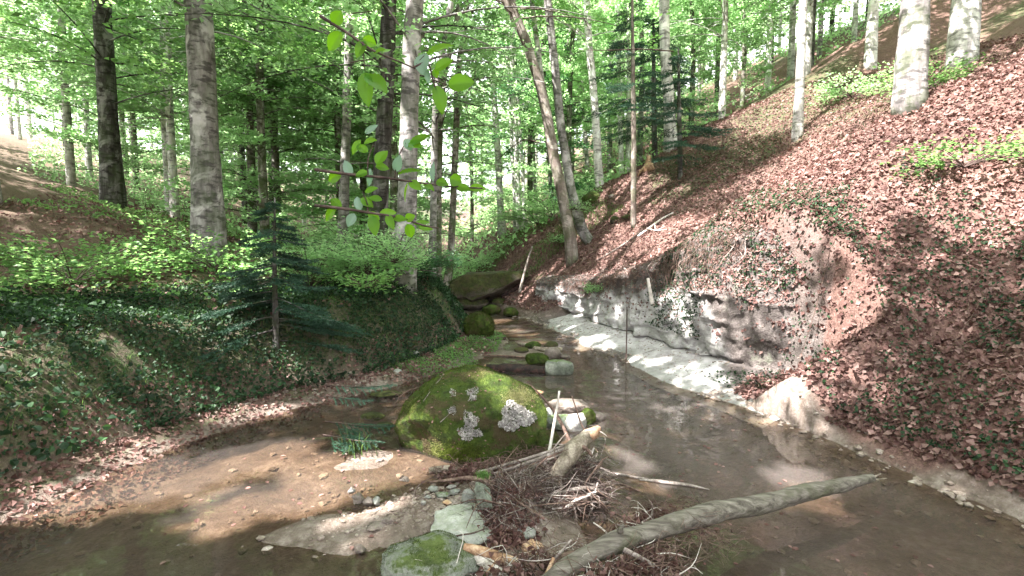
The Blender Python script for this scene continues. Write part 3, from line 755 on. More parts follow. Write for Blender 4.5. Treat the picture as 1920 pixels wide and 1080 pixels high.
# lower left shallows
near = [(668, 945, 26, 20, 'rock_brown', 'pointed wet brown stone standing in the shallows'), (690, 950, 22, 18, 'rock_brown', 'squarish brown stone, middle of the row in the shallows'),
        (705, 949, 20, 16, 'rock_grey', 'greyish stone at the inner end of the row in the shallows'), (658, 926, 16, 12, 'rock_white', 'small whitish stone above the row of brown stones'),
        (793, 948, 11, 9, 'rock_white', 'tiny bright white pebble on the gravel spit'), (812, 925, 24, 12, 'rock_grey', 'blue-grey shard on the gravel spit, pointing upstream'),
        (826, 937, 30, 12, 'rock_green', 'flat greenish shard lying on the gravel spit'), (846, 918, 18, 9, 'rock_white', 'white flat pebble at the water side of the gravel spit'),
        (850, 930, 26, 9, 'rock_grey', 'slim violet-grey shard at the end of the gravel spit'), (838, 948, 20, 7, 'rock_orange', 'flat orange chip at the middle of the gravel spit'),
        (801, 938, 14, 10, 'rock_grey', 'small grey pebble beside the bright white pebble'), (822, 1000, 9, 24, 'rock_grey', 'narrow grey pebble between gravel spit and pale slab'),
        (870, 968, 16, 10, 'rock_white', 'whitish pebble at the upper rim of the pale slab'), (858, 978, 12, 8, 'rock_pale', 'small pale pebble touching the rim of the slab'),
        (884, 958, 12, 9, 'rock_pale', 'small pale pebble at the foot of the upright wedge'), (672, 1040, 30, 14, 'rock_brown', 'half-sunk brown stone in the lowest shallows'),
        (700, 1000, 46, 10, 'rock_brown', 'broad low wet stone near the lowest shallows'), (725, 985, 30, 12, 'rock_brown', 'low wet brown stone at the root of the gravel spit'),
        (770, 822, 20, 10, 'rock_grey', 'small grey stone against the bare foot of the huge boulder'), (757, 905, 22, 8, 'rock_brown', 'thin wet stone in the sunlit shallows')]
for i, (a, b, c_, d_, e_, lab) in enumerate(near):
    rk(a, b, c_, d_, .8, e_, lab, 'pebble' if c_ < 20 else 'stone', 'pebble' if c_ < 20 else 'stone', 3, seed=70+i, cuts=9, cutdepth=.48, rough=.16)
# small submerged and scattered stones: nobody could count them
def gravel(n, fx, name, smin_, smax_, sub=1):
    b = Bag(); V0, F0 = ICO[sub]
    for i in range(n):
        x, y = fx(); z = float(H(x, y)); s = smin_+(smax_-smin_)*rng.random()**3
        V_ = V0*(1+.25*rng.normal(size=(len(V0), 1)).clip(-1, 1))*np.array([s, s*rng.uniform(.6, 1), s*rng.uniform(.35, .7)])
        a = rng.random()*PI; c, q = math.cos(a), math.sin(a)
        V_ = V_@np.array([[c, q, 0], [-q, c, 0], [0, 0, 1]])+np.array([x, y, z+s*.15]); b.add(V_, [F0], rng.random())
    o = b.build(name, M['gravel'], None, False); tag(o, kind='stuff'); return o
tag(gravel(1500, lambda: (rng.normal(-.45, .38), rng.normal(3.12, .22)), 'gravel', .004, .022), 'brown gravel spit of small pebbles between slab and shallows', 'gravel')
tag(gravel(1300, lambda: (rng.uniform(-2.6, 2.6), rng.uniform(1.8, 6.5)), 'gravel', .005, .04), 'pebbles scattered over the stream bed', 'gravel')
tag(gravel(900, lambda: ((lambda y: (float(xl(y))+rng.uniform(0, 1.1)*float(apron(y)), y))(rng.uniform(4.5, 12))), 'gravel', .006, .035), 'small stones along the foot of the ivy mound', 'gravel')
tag(gravel(1300, lambda: ((lambda y: (float(xr(y))+rng.normal(-.12, .12), y))(rng.uniform(2, 11.5))), 'gravel', .006, .045), 'small stones along the foot of the sandstone bank', 'gravel')
# ------------------------------------------------------------------ trees
LN = np.array(SUN_TO)
# gaps in the canopy through which the sun reaches the ground: (pixel of the lit ground, radius in metres)
GAPS = []
def gap(px, py, r, pt=None): GAPS.append((np.array(pt if pt is not None else G(px, py)), r))
for q in ((975, 742, .15), (990, 755, .14), (962, 765, .12), (1000, 775, .09), (815, 845, .05), (850, 848, .06), (868, 842, .05), (772, 765, .04), (893, 700, .05), (1007, 760, .06)):
    h = on_boulder(q[0], q[1])
    if h is not None: gap(0, 0, q[2], h[0])
for q in ((690, 880, .30), (720, 868, .25), (760, 875, .24), (665, 905, .2), (700, 975, .17), (672, 985, .16), (690, 1022, .1), (665, 1062, .08),
          (1080, 785, .17), (1062, 765, .1), (1045, 760, .12), (1105, 800, .1), (1060, 880, .07), (1095, 885, .06), (1050, 920, .05), (1070, 940, .06), (885, 905, .05), (868, 875, .05),
          (1150, 845, .10), (1175, 860, .08), (1200, 880, .08), (1240, 905, .12), (1080, 975, .06), (1140, 960, .06), (1150, 895, .08), (865, 1000, .08), (900, 990, .05), (1200, 1010, .07),
          # bench and cliff
          (1070, 635, .18), (1105, 640, .15), (1140, 652, .12), (1190, 675, .12), (1230, 685, .12), (1090, 652, .12), (1060, 615, .16), (1100, 600, .13), (1130, 640, .08),
          (950, 615, .25), (985, 625, .25), (1000, 640, .2), (930, 600, .25),
          # slope
          (1210, 455, .5), (1170, 480, .42), (1140, 500, .4), (1245, 430, .45), (1110, 530, .35), (1190, 385, .4), (1160, 375, .35), (1130, 400, .35), (1000, 545, .3), (990, 550, .25),
          (1015, 520, .2), (1150, 330, .7), (1190, 315, .8), (1165, 350, .6), (1220, 300, .7), (1230, 480, .25), (1095, 540, .3), (1180, 530, .2), (1240, 380, .3), (1260, 360, .3), (1070, 560, .2),
          (1120, 420, .4), (1150, 440, .3), (1175, 450, .3), (1140, 470, .25), (1220, 350, .4), (1205, 370, .3), (1170, 400, .3), (1130, 520, .25), (1160, 505, .2), (1100, 440, .3), (1210, 410, .3), (1050, 500, .25), (1035, 520, .15), (960, 450, .8), (920, 475, .7), (880, 490, .6), (980, 440, .7), (1010, 430, .5), (890, 505, .4),
          (900, 430, .7), (930, 420, .8), (960, 425, .8), (862, 440, .8),
          # outside the photographed strip
          (1350, 560, .15), (1450, 500, .2), (1600, 600, .2), (1500, 900, .2), (1340, 430, .4), (1550, 380, .4), (1480, 720, .15),
          (500, 850, .3), (300, 900, .35), (420, 960, .25), (560, 930, .25), (150, 800, .3), (520, 700, .3), (300, 640, .5), (100, 950, .2), (600, 880, .25), (450, 560, .6), (200, 520, .6)):
    gap(*q)
for yy, v_, r in ((7.35, .60, .11), (7.2, .52, .10), (7.6, .64, .07), (8.6, .5, .09), (9.2, .48, .12), (9.8, .5, .13), (6.9, .66, .09), (5.6, .6, .12), (4.6, .55, .15), (6.4, .85, .1)):
    gap(0, 0, r, np.array(cliff_point(yy, v_)))
GP = np.array([g[0] for g in GAPS]); GR = np.array([g[1] for g in GAPS])
def lit_filter(p, z_over=1.6, wid=1.15, pad=.07):
    """True where a leaf may stay: it does not stand in one of the shafts of light"""
    keep = np.ones(len(p), bool)
    for q, r in zip(GP, GR):
        d = p-q; a = d@LN; e = np.linalg.norm(d-a[:, None]*LN, axis=1)
        keep &= ~((e < r*wid+pad) & (a > z_over))
    return keep

def spray(starts, dirs, lens, nt, m, tl=.7, up=.15, droop=.35, spread=.55):
    """leaf positions and limb lines of many branches at once. starts (B,3), dirs (B,3) unit, lens (B,)"""
    B = len(starts)
    t = rng.uniform(.18, 1, (B, nt))
    bend = np.array([0, 0, -1.0])
    def at(tt):
        return starts[:, None]+dirs[:, None]*(lens[:, None]*tt)[..., None]+bend*(droop*lens[:, None]*tt**2)[..., None]
    base = at(t)
    side = np.cross(dirs, [0, 0, 1.0]); side = unit(side)
    sg = rng.choice([-1, 1], (B, nt))
    td = dirs[:, None]*rng.uniform(.4, .9, (B, nt))[..., None]+side[:, None]*(sg*rng.uniform(.5, 1, (B, nt)))[..., None]
    td[..., 2] = td[..., 2]*.4+rng.normal(0, .13, (B, nt))+up*.3
    td = unit(td)
    ll = tl*lens[:, None]*.45*(1.15-.6*t)*rng.uniform(.6, 1.2, (B, nt))+.12
    u = rng.uniform(.1, 1.05, (B, nt, m))
    lp = base[:, :, None]+td[:, :, None]*(ll[..., None]*u)[..., None]+rng.normal(0, .035, (B, nt, m, 3))
    ls = unit(np.cross(td, [0, 0, 1.0]))
    s2 = rng.choice([-1, 1], (B, nt, m))
    ld = td[:, :, None]*.75+ls[:, :, None]*(s2*rng.uniform(.4, 1, (B, nt, m)))[..., None]+rng.normal(0, .2, (B, nt, m, 3))
    return lp.reshape(-1, 3), ld.reshape(-1, 3), at, (base, td, ll)
def crown_leaves(axis_pts, h0, h1, R, nb, nt, m, leaf=.085, up=.35, shape_pow=.6, top_taper=.35, droop=.3, seed=None, az=None):
    """axis_pts: trunk line; branches leave it between heights h0 and h1"""
    A = np.asarray([tuple(q) for q in axis_pts], float)
    hz = h0+(h1-h0)*rng.random(nb)**.85
    cx, cy_ = np.interp(hz, A[:, 2]-A[0, 2], A[:, 0]), np.interp(hz, A[:, 2]-A[0, 2], A[:, 1])
    st = np.stack([cx, cy_, A[0, 2]+hz], 1)
    a = rng.uniform(0, 2*PI, nb) if az is None else rng.uniform(az[0], az[1], nb)
    rise = rng.uniform(.5, 1.3, nb)*up
    d = unit(np.stack([np.cos(a), np.sin(a), rise], 1))
    k = (hz-h0)/(h1-h0)
    ln = R*(1-(1-top_taper)*k)*rng.uniform(.55, 1.1, nb)
    lp, ld, at, tw = spray(st, d, ln, nt, m, droop=droop)
    return lp, ld, st, d, ln, at, tw
def leaf_mesh(name, lp, ld, size, mat, parent, origin, shape='diamond', wr=.62, tilt=.75, kind='stuff', fold=.18):
    nn = unit(np.array([0, 0, 1.0])+rng.normal(0, tilt, lp.shape))
    L = size*rng.uniform(.65, 1.25, len(lp))
    V_, F_, k = leaf_cards(lp, ld, nn, L, L*wr, shape, fold)
    o = mk(name, V_, F_, mat, parent, False, {'rnd': np.repeat(rng.random(len(lp)), k)}, origin)
    return tag(o, kind=kind)
def limbs_bag(bag, at, lens, r0, B, tw=None, every=3, sides=5, clear=False):
    C = at(np.tile(np.linspace(0, 1, 7), (B, 1)))
    ok = lit_filter(at(np.tile(np.linspace(0, 1, 70), (B, 1))).reshape(-1, 3), pad=.0).reshape(B, 70) if clear else np.ones((B, 7), bool)
    for i in range(B):
        if not ok[i].all(): continue
        V_, F_ = tube(C[i], [r0*(.5+.5*min(1, lens[i]/2)), .004], sides, 7, cap=False); bag.add(V_, F_)
        if tw is not None:
            base, td, ll = tw
            for j in range(0, base.shape[1], every):
                V_, F_ = tube([base[i, j], base[i, j]+td[i, j]*ll[i, j]*.5+[0, 0, .01], base[i, j]+td[i, j]*ll[i, j]], [.006, .002], 3, cap=False); bag.add(V_, F_)
def trunk_line(pix, d, top=15.0, dd=0.0):
    """trunk seen through these pixels at distance d; the first point is moved down onto the ground; continued to height top"""
    pts = [P(px, py, d+dd*i) for i, (px, py) in enumerate(pix)]
    q = pts[0]; g = ground(q.x, q.y); q.z = g-.12
    if pts[-1].z < top:
        v = (pts[-1]-pts[-2]).normalized()
        for f in (.33, .66, 1.0):
            k = (top-pts[-1].z)*f if f < 1 else (top-pts[-1].z)
            w = v.copy(); w.x *= .75; w = w.normalized()
            pts_add = pts[-1]+w*((top-pts[-1].z)/w.z) if f == 1.0 else None
            if pts_add is not None: pts.append(pts_add)
    return pts
def make_trunk(pts, wpx, d, mat, parent, flare=1.5, n=60, sides=14, top_r=.35, limbs=None, seed=0, side_stems=()):
    r = wpx*d/F_PX/2
    b = Bag()
    V_, F_ = tube(pts, [r*flare, r*1.05, r, r*.97, r*.92, r*.86, r*.8, r*.7, r*.6, r*top_r], sides, n, .07, seed, freq=5)
    b.add(V_, F_)
    for (sp, sr) in side_stems: V_, F_ = tube(sp, sr, 8, 24, .05, seed); b.add(V_, F_)
    if limbs is not None: limbs(b)
    return b.build('trunk', M[mat], parent, True, Vector(parent.location))
def tree(label, pix, d, wpx, mat, top=14, crown=None, group=None, name='beech_tree', cat='tree', flare=1.5, leafmat='beech_leaf', seed=0, stems=(), filt=True, dd=0.0, cname='crown'):
    pts = trunk_line(pix, d, top, dd)
    base = Vector((pts[0].x, pts[0].y, pts[0].z+.12))
    T = thing(name, label, cat, base, group)
    st = [([P(*q) for q in s_], r_) for s_, r_ in stems]
    if crown:
        lp, ld, st0, dr, ln, at, tw = crown_leaves(pts, *crown['v'], **{k: v for k, v in crown.items() if k not in ('v', 'size')})
        make_trunk(pts, wpx, d, mat, T, flare, seed=seed, side_stems=st, limbs=lambda b: limbs_bag(b, at, ln, .022, len(ln), tw, 4))
        if filt: k = lit_filter(lp); lp, ld = lp[k], ld[k]
        leaf_mesh(cname, lp, ld, crown.get('size', .10), M[leafmat], T, base)
    else:
        make_trunk(pts, wpx, d, mat, T, flare, seed=seed, side_stems=st)
    return T

B1 = [(703, 505), (711, 400), (717, 300), (722, 200), (726, 100), (729, 0)]
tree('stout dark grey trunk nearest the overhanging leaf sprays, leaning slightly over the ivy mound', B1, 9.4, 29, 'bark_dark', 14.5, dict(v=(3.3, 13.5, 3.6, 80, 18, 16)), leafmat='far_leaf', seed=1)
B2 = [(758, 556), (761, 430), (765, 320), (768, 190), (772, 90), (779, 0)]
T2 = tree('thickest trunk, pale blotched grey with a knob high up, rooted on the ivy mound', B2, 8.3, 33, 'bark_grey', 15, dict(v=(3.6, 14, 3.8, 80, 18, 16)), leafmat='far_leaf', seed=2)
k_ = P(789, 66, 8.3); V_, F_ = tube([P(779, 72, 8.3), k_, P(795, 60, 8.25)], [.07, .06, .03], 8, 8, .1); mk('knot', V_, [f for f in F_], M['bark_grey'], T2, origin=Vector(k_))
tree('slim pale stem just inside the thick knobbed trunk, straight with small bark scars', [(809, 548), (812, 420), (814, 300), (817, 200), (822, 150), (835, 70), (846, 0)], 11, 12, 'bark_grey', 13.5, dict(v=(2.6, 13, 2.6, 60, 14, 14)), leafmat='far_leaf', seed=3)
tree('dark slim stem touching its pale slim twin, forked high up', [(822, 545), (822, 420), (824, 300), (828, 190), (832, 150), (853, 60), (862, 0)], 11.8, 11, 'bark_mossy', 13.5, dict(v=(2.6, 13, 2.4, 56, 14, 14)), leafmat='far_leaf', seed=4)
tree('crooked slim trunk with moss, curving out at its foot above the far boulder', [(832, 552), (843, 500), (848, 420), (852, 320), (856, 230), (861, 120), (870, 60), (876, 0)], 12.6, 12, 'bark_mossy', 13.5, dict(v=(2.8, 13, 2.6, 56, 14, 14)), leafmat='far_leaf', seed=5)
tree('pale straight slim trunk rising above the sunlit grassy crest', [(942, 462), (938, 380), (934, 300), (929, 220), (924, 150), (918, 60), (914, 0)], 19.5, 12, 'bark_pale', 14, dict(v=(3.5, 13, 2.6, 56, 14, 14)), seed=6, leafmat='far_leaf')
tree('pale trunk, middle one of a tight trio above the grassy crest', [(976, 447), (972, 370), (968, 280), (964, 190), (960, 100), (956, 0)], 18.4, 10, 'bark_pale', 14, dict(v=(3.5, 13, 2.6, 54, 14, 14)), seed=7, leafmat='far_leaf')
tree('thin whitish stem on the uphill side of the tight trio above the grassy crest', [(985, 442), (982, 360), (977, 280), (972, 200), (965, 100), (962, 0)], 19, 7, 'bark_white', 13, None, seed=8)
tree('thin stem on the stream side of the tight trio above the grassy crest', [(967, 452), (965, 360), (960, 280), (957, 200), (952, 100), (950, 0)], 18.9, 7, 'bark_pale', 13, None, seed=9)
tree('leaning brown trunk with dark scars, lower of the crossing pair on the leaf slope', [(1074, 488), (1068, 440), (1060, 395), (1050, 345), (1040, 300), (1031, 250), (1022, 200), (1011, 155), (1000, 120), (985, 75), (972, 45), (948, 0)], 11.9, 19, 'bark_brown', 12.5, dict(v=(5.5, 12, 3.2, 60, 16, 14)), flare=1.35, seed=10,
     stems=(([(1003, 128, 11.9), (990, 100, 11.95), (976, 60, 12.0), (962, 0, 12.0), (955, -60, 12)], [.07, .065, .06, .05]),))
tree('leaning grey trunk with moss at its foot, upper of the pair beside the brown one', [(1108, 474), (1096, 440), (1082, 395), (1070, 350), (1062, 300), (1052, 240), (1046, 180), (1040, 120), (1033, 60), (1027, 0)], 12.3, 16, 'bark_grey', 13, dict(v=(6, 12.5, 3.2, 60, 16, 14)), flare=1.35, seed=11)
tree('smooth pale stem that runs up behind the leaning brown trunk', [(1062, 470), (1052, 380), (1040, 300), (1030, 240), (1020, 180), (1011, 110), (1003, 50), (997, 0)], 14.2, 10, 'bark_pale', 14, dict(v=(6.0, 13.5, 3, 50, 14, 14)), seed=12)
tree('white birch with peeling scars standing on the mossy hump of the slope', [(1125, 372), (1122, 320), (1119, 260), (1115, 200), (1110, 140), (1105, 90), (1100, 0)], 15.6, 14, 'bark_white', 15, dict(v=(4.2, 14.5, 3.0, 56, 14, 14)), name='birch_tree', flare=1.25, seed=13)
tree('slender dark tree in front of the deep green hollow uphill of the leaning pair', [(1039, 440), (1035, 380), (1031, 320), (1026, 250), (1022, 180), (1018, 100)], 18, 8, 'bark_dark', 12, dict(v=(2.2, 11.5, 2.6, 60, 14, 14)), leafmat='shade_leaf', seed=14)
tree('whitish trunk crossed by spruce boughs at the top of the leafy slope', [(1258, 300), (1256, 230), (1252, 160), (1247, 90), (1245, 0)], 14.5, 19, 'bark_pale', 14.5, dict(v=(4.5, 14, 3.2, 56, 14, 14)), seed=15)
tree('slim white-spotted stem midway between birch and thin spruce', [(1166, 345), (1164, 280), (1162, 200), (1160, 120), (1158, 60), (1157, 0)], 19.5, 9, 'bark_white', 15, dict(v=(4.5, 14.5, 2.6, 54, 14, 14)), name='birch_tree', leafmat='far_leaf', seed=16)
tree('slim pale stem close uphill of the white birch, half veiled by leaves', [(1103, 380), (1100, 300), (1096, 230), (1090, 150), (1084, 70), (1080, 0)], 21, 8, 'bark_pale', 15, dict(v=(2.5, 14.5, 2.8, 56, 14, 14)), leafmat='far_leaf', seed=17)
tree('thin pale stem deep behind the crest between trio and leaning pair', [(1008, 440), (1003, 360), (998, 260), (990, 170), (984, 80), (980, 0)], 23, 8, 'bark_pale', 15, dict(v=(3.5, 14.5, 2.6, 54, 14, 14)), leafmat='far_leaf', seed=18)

# --- spruces: straight stem with drooping boughs of needles
def bough(bag, start, azim, L, drop, nsh=16, nlen=.045, dens=14, width=.5, w=.0075):
    d = np.array([math.cos(azim), math.sin(azim), 0.0]); side = np.array([-d[1], d[0], 0])
    tt = np.linspace(0, 1, 8)
    line = np.array(start)+d*(L*tt)[:, None]+np.array([0, 0, 1.0])*((-drop*tt**1.3+.10*tt**3)*L)[:, None]
    V_, F_ = tube(line, [.008, .002], 4, 8, cap=False); bag[1].add(V_, F_)
    segs = [(line[i], line[i+1]) for i in range(2, 7)]
    for j in range(nsh):
        t = .15+.85*(j+.5*rng.random())/nsh; sgn = 1 if j % 2 else -1
        b = np.array([np.interp(t, tt, line[:, c]) for c in range(3)])
        l = L*width*(1.05-t)*rng.uniform(.7, 1.1)+.05
        e = b+unit(d*.75+side*sgn*rng.uniform(.7, 1)+np.array([0, 0, -.15-.2*rng.random()]))*l
        segs.append((b, e))
        if l > .2:
            for q in range(3):
                f = .3+.2*q+.1*rng.random(); c = b+(e-b)*f
                segs.append((c, c+unit(d*1.0+side*sgn*rng.uniform(-.3, .5)+np.array([0, 0, -.15]))*l*.45))
    for a, e in segs:
        l = np.linalg.norm(e-a); n = max(4, int(l*dens*10)); f = rng.random(n)[:, None]
        p = a+(e-a)*f; dd_ = unit((e-a)/l*.8+rand_dir(n)*.75)
        V_, F_, k = leaf_cards(p, dd_, rand_dir(n), nlen*rng.uniform(.6, 1.1, n), w*np.ones(n), 'tri')
        bag[0].add(V_, F_, np.repeat(.2+.6*rng.random(n), k))
def spruce(label, pix, d, wpx, top, h0, R, nb, mat='bark_dark', nlen=.06, dens=9, w=.012, nsh=14, az=None, name='spruce_tree', group=None, leafmat='needle', topR=.25):
    pts = trunk_line(pix, d, top) if d else pix
    base = Vector((pts[0].x, pts[0].y, pts[0].z+.12))
    T = thing(name, label, 'tree', base, group)
    nb_, tb = Bag(), Bag()
    A = np.array([tuple(q) for q in pts])
    for i in range(nb):
        k = (i+rng.random())/nb; z = base.z+h0+(top-base.z-h0)*k
        L = R*(1-(1-topR)*k)*rng.uniform(.7, 1.1)
        bough((nb_, tb), (np.interp(z, A[:, 2], A[:, 0]), np.interp(z, A[:, 2], A[:, 1]), z), rng.uniform(0, 2*PI) if az is None else rng.uniform(*az), L, rng.uniform(.1, .45), nsh, nlen, dens, w=w)
    V_, F_ = tube(pts, [wpx*(d or 1)/F_PX/2*1.2, wpx*(d or 1)/F_PX/2, wpx*(d or 1)/F_PX/2*.4], 10, 30, .06); tb.add(V_, F_)
    tb.build('trunk', M[mat], T, True, base)
    tag(nb_.build('needles', M[leafmat], T, False, base), kind='stuff')
    return T
spruce('thin brown spruce stem standing free on the leaf slope, boughs only high up', [(1188, 421), (1188, 330), (1188, 240), (1187, 150), (1186, 60)], 11.2, 9, 7.6, 2.4, 1.25, 34, 'bark_brown', dens=8)
spruce('dark young spruce filling the space near the white-spotted trunk at the slope top', [(1228, 330), (1227, 250), (1226, 160), (1225, 60)], 15.5, 9, 8.6, 1.0, 2.1, 46, dens=6, nlen=.08, w=.017)
spruce('small spruce bush hanging over the edge of the slope top', [(1275, 330), (1275, 280), (1274, 240)], 12.5, 8, 6.6, .5, 1.5, 26, dens=7, nlen=.07, w=.014)

# --- crowns shared by the further trees
def shared_crown(seed, R, h0, h1, nb, nt, m, size):
    lp, ld, st0, dr, ln, at, tw = crown_leaves([(0, 0, 0), (0, 0, 20)], h0, h1, R, nb, nt, m)
    nn = unit(np.array([0, 0, 1.0])+rng.normal(0, 1.0, lp.shape)); L = size*rng.uniform(.65, 1.25, len(lp))
    V_, F_, k = leaf_cards(lp, ld, nn, L, L*.62, 'diamond', .18)
    b = Bag(); limbs_bag(b, at, ln, .02, len(ln), None, 3, 4)
    r = .10
    V2, F2 = tube([(0, 0, -.3), (.05*math.sin(seed), 0, 4), (.2*math.sin(seed*2), .15*math.cos(seed), 9), (.3*math.sin(seed), 0, h1)], [r*1.3, r, r*.9, r*.7, r*.3], 9, 24, .06, seed); b.add(V2, F2)
    return (V_, F_, np.repeat(rng.random(len(lp)), k)), b
SH = []
for i, (R, h0, h1, nb, nt, m, sz) in enumerate(((3.4, 1.6, 15, 90, 15, 12, .13), (3.0, 2.0, 14, 84, 14, 12, .125), (3.8, 2.6, 15, 90, 15, 12, .135), (2.6, .8, 8, 76, 14, 12, .105), (3.4, 1.6, 15, 92, 15, 12, .135))):
    cdat, tb = shared_crown(i+1, R, h0, h1, nb, nt, m, sz); SH.append((cdat, tb))
BARKS = ['bark_pale', 'bark_grey', 'bark_white', 'bark_mossy', 'bark_dark']
protos = []
for i, (cdat, tb) in enumerate(SH):
    protos.append(None)
FAR = {0: ('spreading mid-height beech with pale bark in the wood behind the slope', 'beeches of the wood'),
       1: ('narrow grey-barked beech in the wood behind the slope', 'beeches of the wood'),
       2: ('tall whitish-stemmed tree with broad crown in the wood behind the slope', 'beeches of the wood'),
       3: ('low bushy mossy-stemmed young beech in the wood behind the slope', 'beeches of the wood'),
       4: ('tall dark-stemmed beech in the wood behind the slope', 'beeches of the wood')}
def place_far(i, x, y, sc, rz):
    loc = Vector((x, y, ground(x, y)-.05))
    if protos[i] is None:
        T = thing('beech_tree', FAR[i][0], 'tree', (0, 0, 0), FAR[i][1])
        (V_, F_, rn), tb = SH[i]
        tag(mk('crown', V_, F_, M['far_leaf'], T, False, {'rnd': rn}), kind='stuff')
        tb.build('trunk', M[BARKS[i]], T, True)
        protos[i] = T
    else:
        src = protos[i]; T = src.copy(); COL.objects.link(T)
        for ch in src.children: c = ch.copy(); COL.objects.link(c); c.parent = T
    T.location = loc; T.rotation_euler = (0, 0, rz); T.scale = (sc, sc, sc)
    return T
r2 = np.random.default_rng(21)
cnt = 0; placed = []
def try_place(y, u, i):
    """u = x/y; keeps trees apart and out of the stream"""
    global cnt
    x = u*y
    if xl(y)-1.0 < x < xr(y)+.6: return False
    if any((x-a)**2+(y-b)**2 < 2.6 for a, b in placed): return False
    placed.append((x, y)); place_far(i, x, y, r2.uniform(.8, 1.15), r2.uniform(0, 6.28)); cnt += 1; return True
target = [(14.5, 21, 26), (21, 30, 34), (30, 44, 38), (44, 64, 34)]
for y0, y1, n in target:
    k = 0; tries = 0
    while k < n and tries < 800:
        tries += 1
        y = r2.uniform(y0, y1); u = r2.uniform(-1.08, 1.08)
        px = 960+u*F_PX
        if 868 < px < 985 and y < 42: continue              # the bright opening over the stream
        if 1000 < px < 1264 and y < 17.5: continue
        if 1215 < px < 1258 and y < 30: continue
        if try_place(y, u, int(r2.choice([0, 1, 2, 3, 4]))): k += 1
for (px, y, i) in ((640, 14.5, 3), (745, 13.5, 3), (792, 16, 1), (700, 17, 0), (850, 19, 3), (885, 24, 3), (905, 33, 3), (1010, 22, 3), (1062, 21, 3), (1085, 26, 0), (1140, 24, 1), (1010, 30, 2), (975, 34, 4), (940, 42, 0), (1195, 21, 1)):
    try_place(y, (px-960)/F_PX, i)
for (x, y, i) in ((-13, 9, 0), (-14, 13, 2), (-15, 5, 4), (-16, 9, 1), (-17, 1, 0), (-15, -4, 2), (-12, -8, 4), (-7, -10, 0), (-1, -9, 2), (5, -8, 4), (9, -4, 0), (12, 1, 2), (14, 6, 4), (17, 3, 1), (15, 11, 2), (18, 9, 0), (20, 14, 4), (13, -6, 1),  # outer ring added to close the sides and block side light
                  (-20, 8, 3), (-21, 14, 2), (-12, 15, 3), (-7, 15, 3), (13, 15, 3), (17, 17, 3), (23, 18, 0), (-6.5, 13.2, 3), (-4.9, 16.5, 3), (-3.9, 14.6, 3)):
    placed.append((x, y)); place_far(i, x, y, r2.uniform(.9, 1.15), r2.uniform(0, 6.28))

# --- nearer trees beside and around the stream (they also cast the dappled shade; some are added only for it)
def side_tree(label, x, y, wr, mat, h0, h1, R, nb, nt, m, size=.125, lean=(0, 0), leafmat='beech_leaf'):
    z = ground(x, y)
    pts = [Vector((x, y, z-.15)), Vector((x+lean[0]*.3, y+lean[1]*.3, z+4)), Vector((x+lean[0]*.7, y+lean[1]*.7, z+9)), Vector((x+lean[0], y+lean[1], z+h1+.5))]
    base = Vector((x, y, z)); T = thing('beech_tree', label, 'tree', base)
    lp, ld, st0, dr, ln, at, tw = crown_leaves(pts, h0, h1, R, int(nb*1.1), nt, int(m*(.52 if size > .14 else .9)))
    b = Bag(); V_, F_ = tube(pts, [wr*1.5, wr*1.05, wr, wr*.95, wr*.85, wr*.6, wr*.3], 14, 50, .07, x); b.add(V_, F_); limbs_bag(b, at, ln, .02, len(ln), None, clear=True)
    b.build('trunk', M[mat], T, True, base)
    vis = (lp[:, 1] > .5) & (np.abs(lp[:, 0]) < 1.03*lp[:, 1]+.3) & ((lp[:, 2]-1.7) < .50*lp[:, 1]+.2)
    k = lit_filter(lp); k &= ~(vis & (lp[:, 1] < 5.0))
    leaf_mesh('crown', lp[k], ld[k], size*(1.25 if size > .14 else 1), M[leafmat], T, base)
S = side_tree
S('big grey beech on the shaded bank, two strides outside the dark trunk', -5.2, 8.6, .20, 'bark_grey', 3.2, 13, 4.2, 80, 18, 16)
S('dark beech high on the wooded bank, far over from the stream', -9.5, 12.0, .18, 'bark_dark', 2.5, 13, 4.0, 66, 15, 13)
S('mossy beech on the bank where it bends toward the viewer', -6.2, 4.9, .17, 'bark_mossy', 4.2, 13.5, 4.2, 76, 16, 13, .14)
S('pale beech beyond the ivy bank, behind the mossy beech', -8.6, 8.2, .15, 'bark_pale', 3, 14, 3.8, 60, 15, 12)
S('slim beech between the far-bank trees, leaning to the stream', -4.3, 12.6, .11, 'bark_grey', 2.4, 12, 3.2, 56, 14, 12, .09, (.8, 0))
S('grey beech at the water bend beside the viewer', -7.9, -1.4, .22, 'bark_grey', 5.2, 14, 4.8, 90, 17, 14, .17)
S('unseen beech added for shade on the near bank just behind the viewer', -5.6, 3.6, .16, 'bark_grey', 5.4, 12, 4.6, 90, 16, 14, .15, (0, .4))  # added out of view so its crown shades the cliff
S('broad unseen beech added for shade over the stream behind the viewer', -3.9, -2.4, .2, 'bark_pale', 5.2, 13, 4.8, 90, 16, 14, .15, (2.5, 0))  # extra crown overhead, put in to keep sun off the cliff
S('double-crowned unseen beech added for shade on the bank behind the viewer', -4.3, -1.3, .18, 'bark_grey', 5.2, 13, 4.6, 110, 17, 15, .15, (1.3, 1.2))  # one more unseen crown, added for denser shade on the bank
S('old beech on the bank behind the viewer', -4.4, -4.2, .22, 'bark_dark', 5.2, 14, 4.8, 80, 17, 14, .14, (1.2, .6))
S('tall beech on the bank above the viewer', -10.5, 4.0, .22, 'bark_pale', 5.2, 15, 4.8, 80, 17, 14, .17)
S('tall beech on the far bank behind the viewer', -10.5, -2.5, .2, 'bark_grey', 5.2, 15, 4.6, 70, 16, 14, .17)
S('beech on the steep slope above the clay cliff, trunk straight and grey', 5.6, 7.2, .14, 'bark_grey', 4.6, 12.5, 3.4, 60, 15, 13)
S('pale beech high on the slope, uphill of the clay cliff', 8.4, 9.6, .17, 'bark_pale', 4.0, 13, 4.0, 66, 15, 13)
